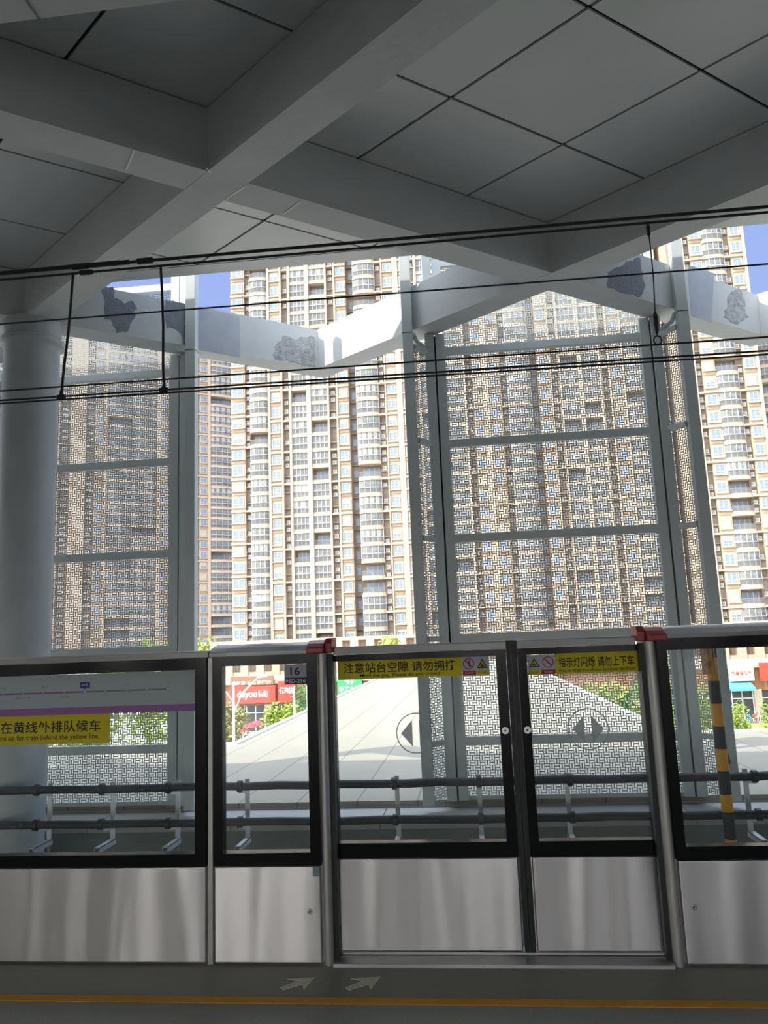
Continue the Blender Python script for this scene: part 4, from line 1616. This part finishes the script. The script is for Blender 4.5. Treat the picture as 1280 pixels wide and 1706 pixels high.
tree(336, 1064, 54, 3.2, 6.0, 'leaf', 'bright yellow green treetop showing past the left screen post', 21)
tree(250, 1068, 45, 4.5, 6.5, 'leaf', 'yellow green treetop behind the lower right of the left screen', 22)
tree(150, 1084, 36, 4.5, 6.0, 'leaf', 'yellow green treetop behind the middle of the left screen', 23)
tree(645, 1058, 95, 5.0, 7.0, 'leaf', 'small yellow green treetop above the header rail of the left door', 24, n=900)
tree(388, 1160, 72, 4.2, 6.5, 'leaf3', 'olive tree beside the white street lamp behind the narrow panel', 25, n=1800)
tree(470, 1168, 80, 4.6, 4.8, 'leaf', 'yellow green bushy tree in front of the shorter red sign', 26, n=1800)
tree(500, 1140, 86, 3.2, 6.5, 'leaf2', 'dark green tree between the white poles behind the narrow panel', 27, n=1400)
tree(985, 1100, 60, 6.5, 8.0, 'leaf', 'green tree seen through the upper part of the right screen', 28)
tree(1060, 1104, 52, 5.5, 8.5, 'leaf2', 'dark green tree behind the right edge of the right screen', 29)
tree(1075, 1165, 44, 4.5, 6.0, 'leaf', 'yellow green tree low behind the right screen', 30)
tree(1150, 1090, 56, 5.0, 8.5, 'leaf', 'leafy tree behind the side panel of the right screen', 31)
tree(1224, 1166, 62, 2.0, 2.6, 'leaf', 'bush at the left edge of the lawn', 32, n=1200)
tree(1292, 1150, 66, 2.8, 4.6, 'leaf', 'bush at the right edge of the frame on the lawn', 33, n=1400)


# street lamps and poles
def street_lamp(px, py_top, Y, arm, label):
    t_ = at(px, py_top, Y)
    root = thing('street_lamp', label, 'street lamp', (t_[0], Y, GZ))
    H = t_[2] - GZ
    mb = MB()
    mb.tube([(0, 0, 0), (0, 0, H * 0.5), (0, 0, H)], [0.13, 0.11, 0.09], 10)
    mb.build('pole', M['white_metal'], root, smooth=True)
    if arm:
        mb = MB()
        mb.tube([(0, 0, H - 2.0), (0.6, 0, H - 0.6), (1.7, 0, H + 0.4)], 0.06, 8)
        mb.tube([(0, 0, H - 1.2), (-0.5, 0, H - 0.5), (-1.3, 0, H + 0.2)], 0.05, 8)
        mb.build('arm', M['white_metal'], root, smooth=True)
        mb = MB()
        mb.lathe([(0.05, -0.12), (0.35, -0.1), (0.4, 0.0), (0.22, 0.16), (0.05, 0.2)], (2.1, 0, H + 0.55), 16)
        mb.build('lamp_head', M['plate'], root, smooth=True)
    return root


street_lamp(389, 1142, 55, True, 'white street lamp with a slanting arm behind the narrow glass panel')
street_lamp(490, 1144, 73, False, 'plain white pole in front of the green tree')
street_lamp(512, 1142, 82, False, 'plain white pole close to the frame of the narrow panel')

# parked car, umbrella scooters and bicycles
cx_, _, _ = at(456, 1210, 95)
car = thing('car', 'white car parked by the shops behind the narrow glass panel', 'car', (cx_, 95, GZ))
mb = MB()
mb.prism_x([(-2.1, 0.35), (-2.1, 0.8), (-1.2, 0.95), (-0.6, 1.45), (0.9, 1.48), (1.6, 1.0), (2.1, 0.9), (2.1, 0.35)], -0.85, 0.85)
mb.build('body', M['car_white'], car, bevel=0.06)
mb = MB()
mb.prism_x([(-1.17, 0.98), (-0.6, 1.40), (0.88, 1.43), (1.5, 1.02)], -0.87, 0.87)
mb.prism_x([(-1.28, 0.97), (-0.68, 1.42), (-0.62, 1.40), (-1.16, 0.95)], -0.7, 0.7)
mb.build('windows', M['shop_dark'], car)
for x in (-0.8, 0.8):
    for y in (-1.3, 1.3):
        mb = MB()
        mb.tube([(x - 0.1, y, 0.33), (x + 0.1, y, 0.33)], 0.33, 16)
        mb.build('wheel', M['tyre'], car, smooth=True)


def add_wheels(root, r, ws, m='tyre'):
    for x in ws:
        mb = MB()
        n = 16
        mb.tube([(x + r * math.cos(2 * math.pi * k / n), 0, r + r * math.sin(2 * math.pi * k / n)) for k in range(n + 1)], 0.045, 6, cap=False)
        mb.build('wheel', M[m], root, smooth=True)


def umbrella_scooter(px, Y, rz_, label):
    x, _, _ = at(px, 1200, Y)
    root = thing('scooter', label, 'scooter', (x, Y, GZ), 'scooters with red umbrellas by the shops', rz_)
    mb = MB()
    mb.prism_y([(-0.7, 0.45), (-0.65, 0.8), (0.05, 0.82), (0.1, 0.45), (0.4, 0.45), (0.5, 0.95), (0.62, 0.95), (0.6, 0.4), (0.3, 0.25), (-0.4, 0.25)], -0.14, 0.14)
    mb.build('body', M['bike_red'], root, bevel=0.02)
    add_wheels(root, 0.24, (-0.55, 0.65))
    mb = MB()
    mb.lathe([(0.02, 0.45), (0.35, 0.40), (0.7, 0.22), (0.95, 0.0), (0.93, -0.02), (0.02, 0.38)], (0.0, 0, 1.9), 12)
    mb.build('umbrella', M['umb_red'], root, smooth=True)
    mb = MB()
    mb.tube([(0.5, 0, 0.9), (0.1, 0, 2.3)], 0.025, 6)
    mb.build('umbrella_pole', M['tw_rail'], root)


umbrella_scooter(401, 84, 0.5, 'scooter with a red umbrella by the olive tree')
umbrella_scooter(416, 88, 0.9, 'scooter with a red umbrella nearest to the terrace edge')
umbrella_scooter(428, 90, 0.3, 'scooter with a red umbrella beside the white car')


def bike_parts():
    fr = MB()
    for p, q in (((-0.5, 0, 0.34), (-0.15, 0, 0.85)), ((-0.15, 0, 0.85), (0.4, 0, 0.85)), ((0.4, 0, 0.9), (0.52, 0, 0.34)), ((-0.05, 0, 0.3), (0.4, 0, 0.8)), ((-0.05, 0, 0.3), (-0.2, 0, 0.98)), ((-0.5, 0, 0.34), (-0.05, 0, 0.3)), ((0.4, 0, 0.9), (0.36, 0, 1.08))):
        fr.tube([p, q], 0.035, 6)
    hb = MB()
    hb.tube([(0.3, -0.28, 1.08), (0.37, 0, 1.1), (0.3, 0.28, 1.08)], 0.025, 6)
    sd = MB()
    sd.box(-0.36, -0.08, -0.08, 0.08, 0.96, 1.03)
    bk = MB()
    bk.box(0.45, 0.75, -0.17, 0.17, 0.72, 0.98)
    return fr, hb, sd, bk


protos = {}
for c in ('bike_red', 'bike_grey', 'white_metal', 'awning_blue'):
    fr, hb, sd, bk = bike_parts()
    protos[c] = [('frame', fr.mesh('frame', M[c])), ('handlebar', hb.mesh('handlebar', M['tyre'])), ('saddle', sd.mesh('saddle', M['tyre'])), ('basket', bk.mesh('basket', M[c]))]
n = 14
wm = MB()
wm.tube([(0.34 * math.cos(2 * math.pi * k / n), 0, 0.34 * math.sin(2 * math.pi * k / n)) for k in range(n + 1)], 0.04, 6, cap=False)
WHEEL = wm.mesh('wheel', M['tyre'])
names = {'bike_red': 'orange red', 'bike_grey': 'grey', 'white_metal': 'white', 'awning_blue': 'blue'}
cl = ['bike_red', 'bike_grey', 'white_metal', 'bike_red', 'bike_grey', 'awning_blue', 'bike_red', 'white_metal', 'bike_grey', 'bike_red']
posn = ['leftmost in the row', 'second from the left', 'third from the left', 'fourth from the left', 'fifth from the left', 'sixth from the left', 'seventh from the left', 'eighth from the left', 'ninth from the left', 'last at the right']
for i, c in enumerate(cl):
    x, _, _ = at(1208 + i * 9.0, 1188, 94)
    root = thing('bicycle', '%s bicycle parked by the lawn, %s' % (names[c], posn[i]), 'bicycle', (x, 94.6, GZ), 'bicycles parked beyond the lawn', 1.50)
    for nm, me in protos[c]:
        link(nm, me, root)
    for wx in (-0.5, 0.52):
        w_ = link('wheel', WHEEL, root)
        w_.location = (wx, 0, 0.34)
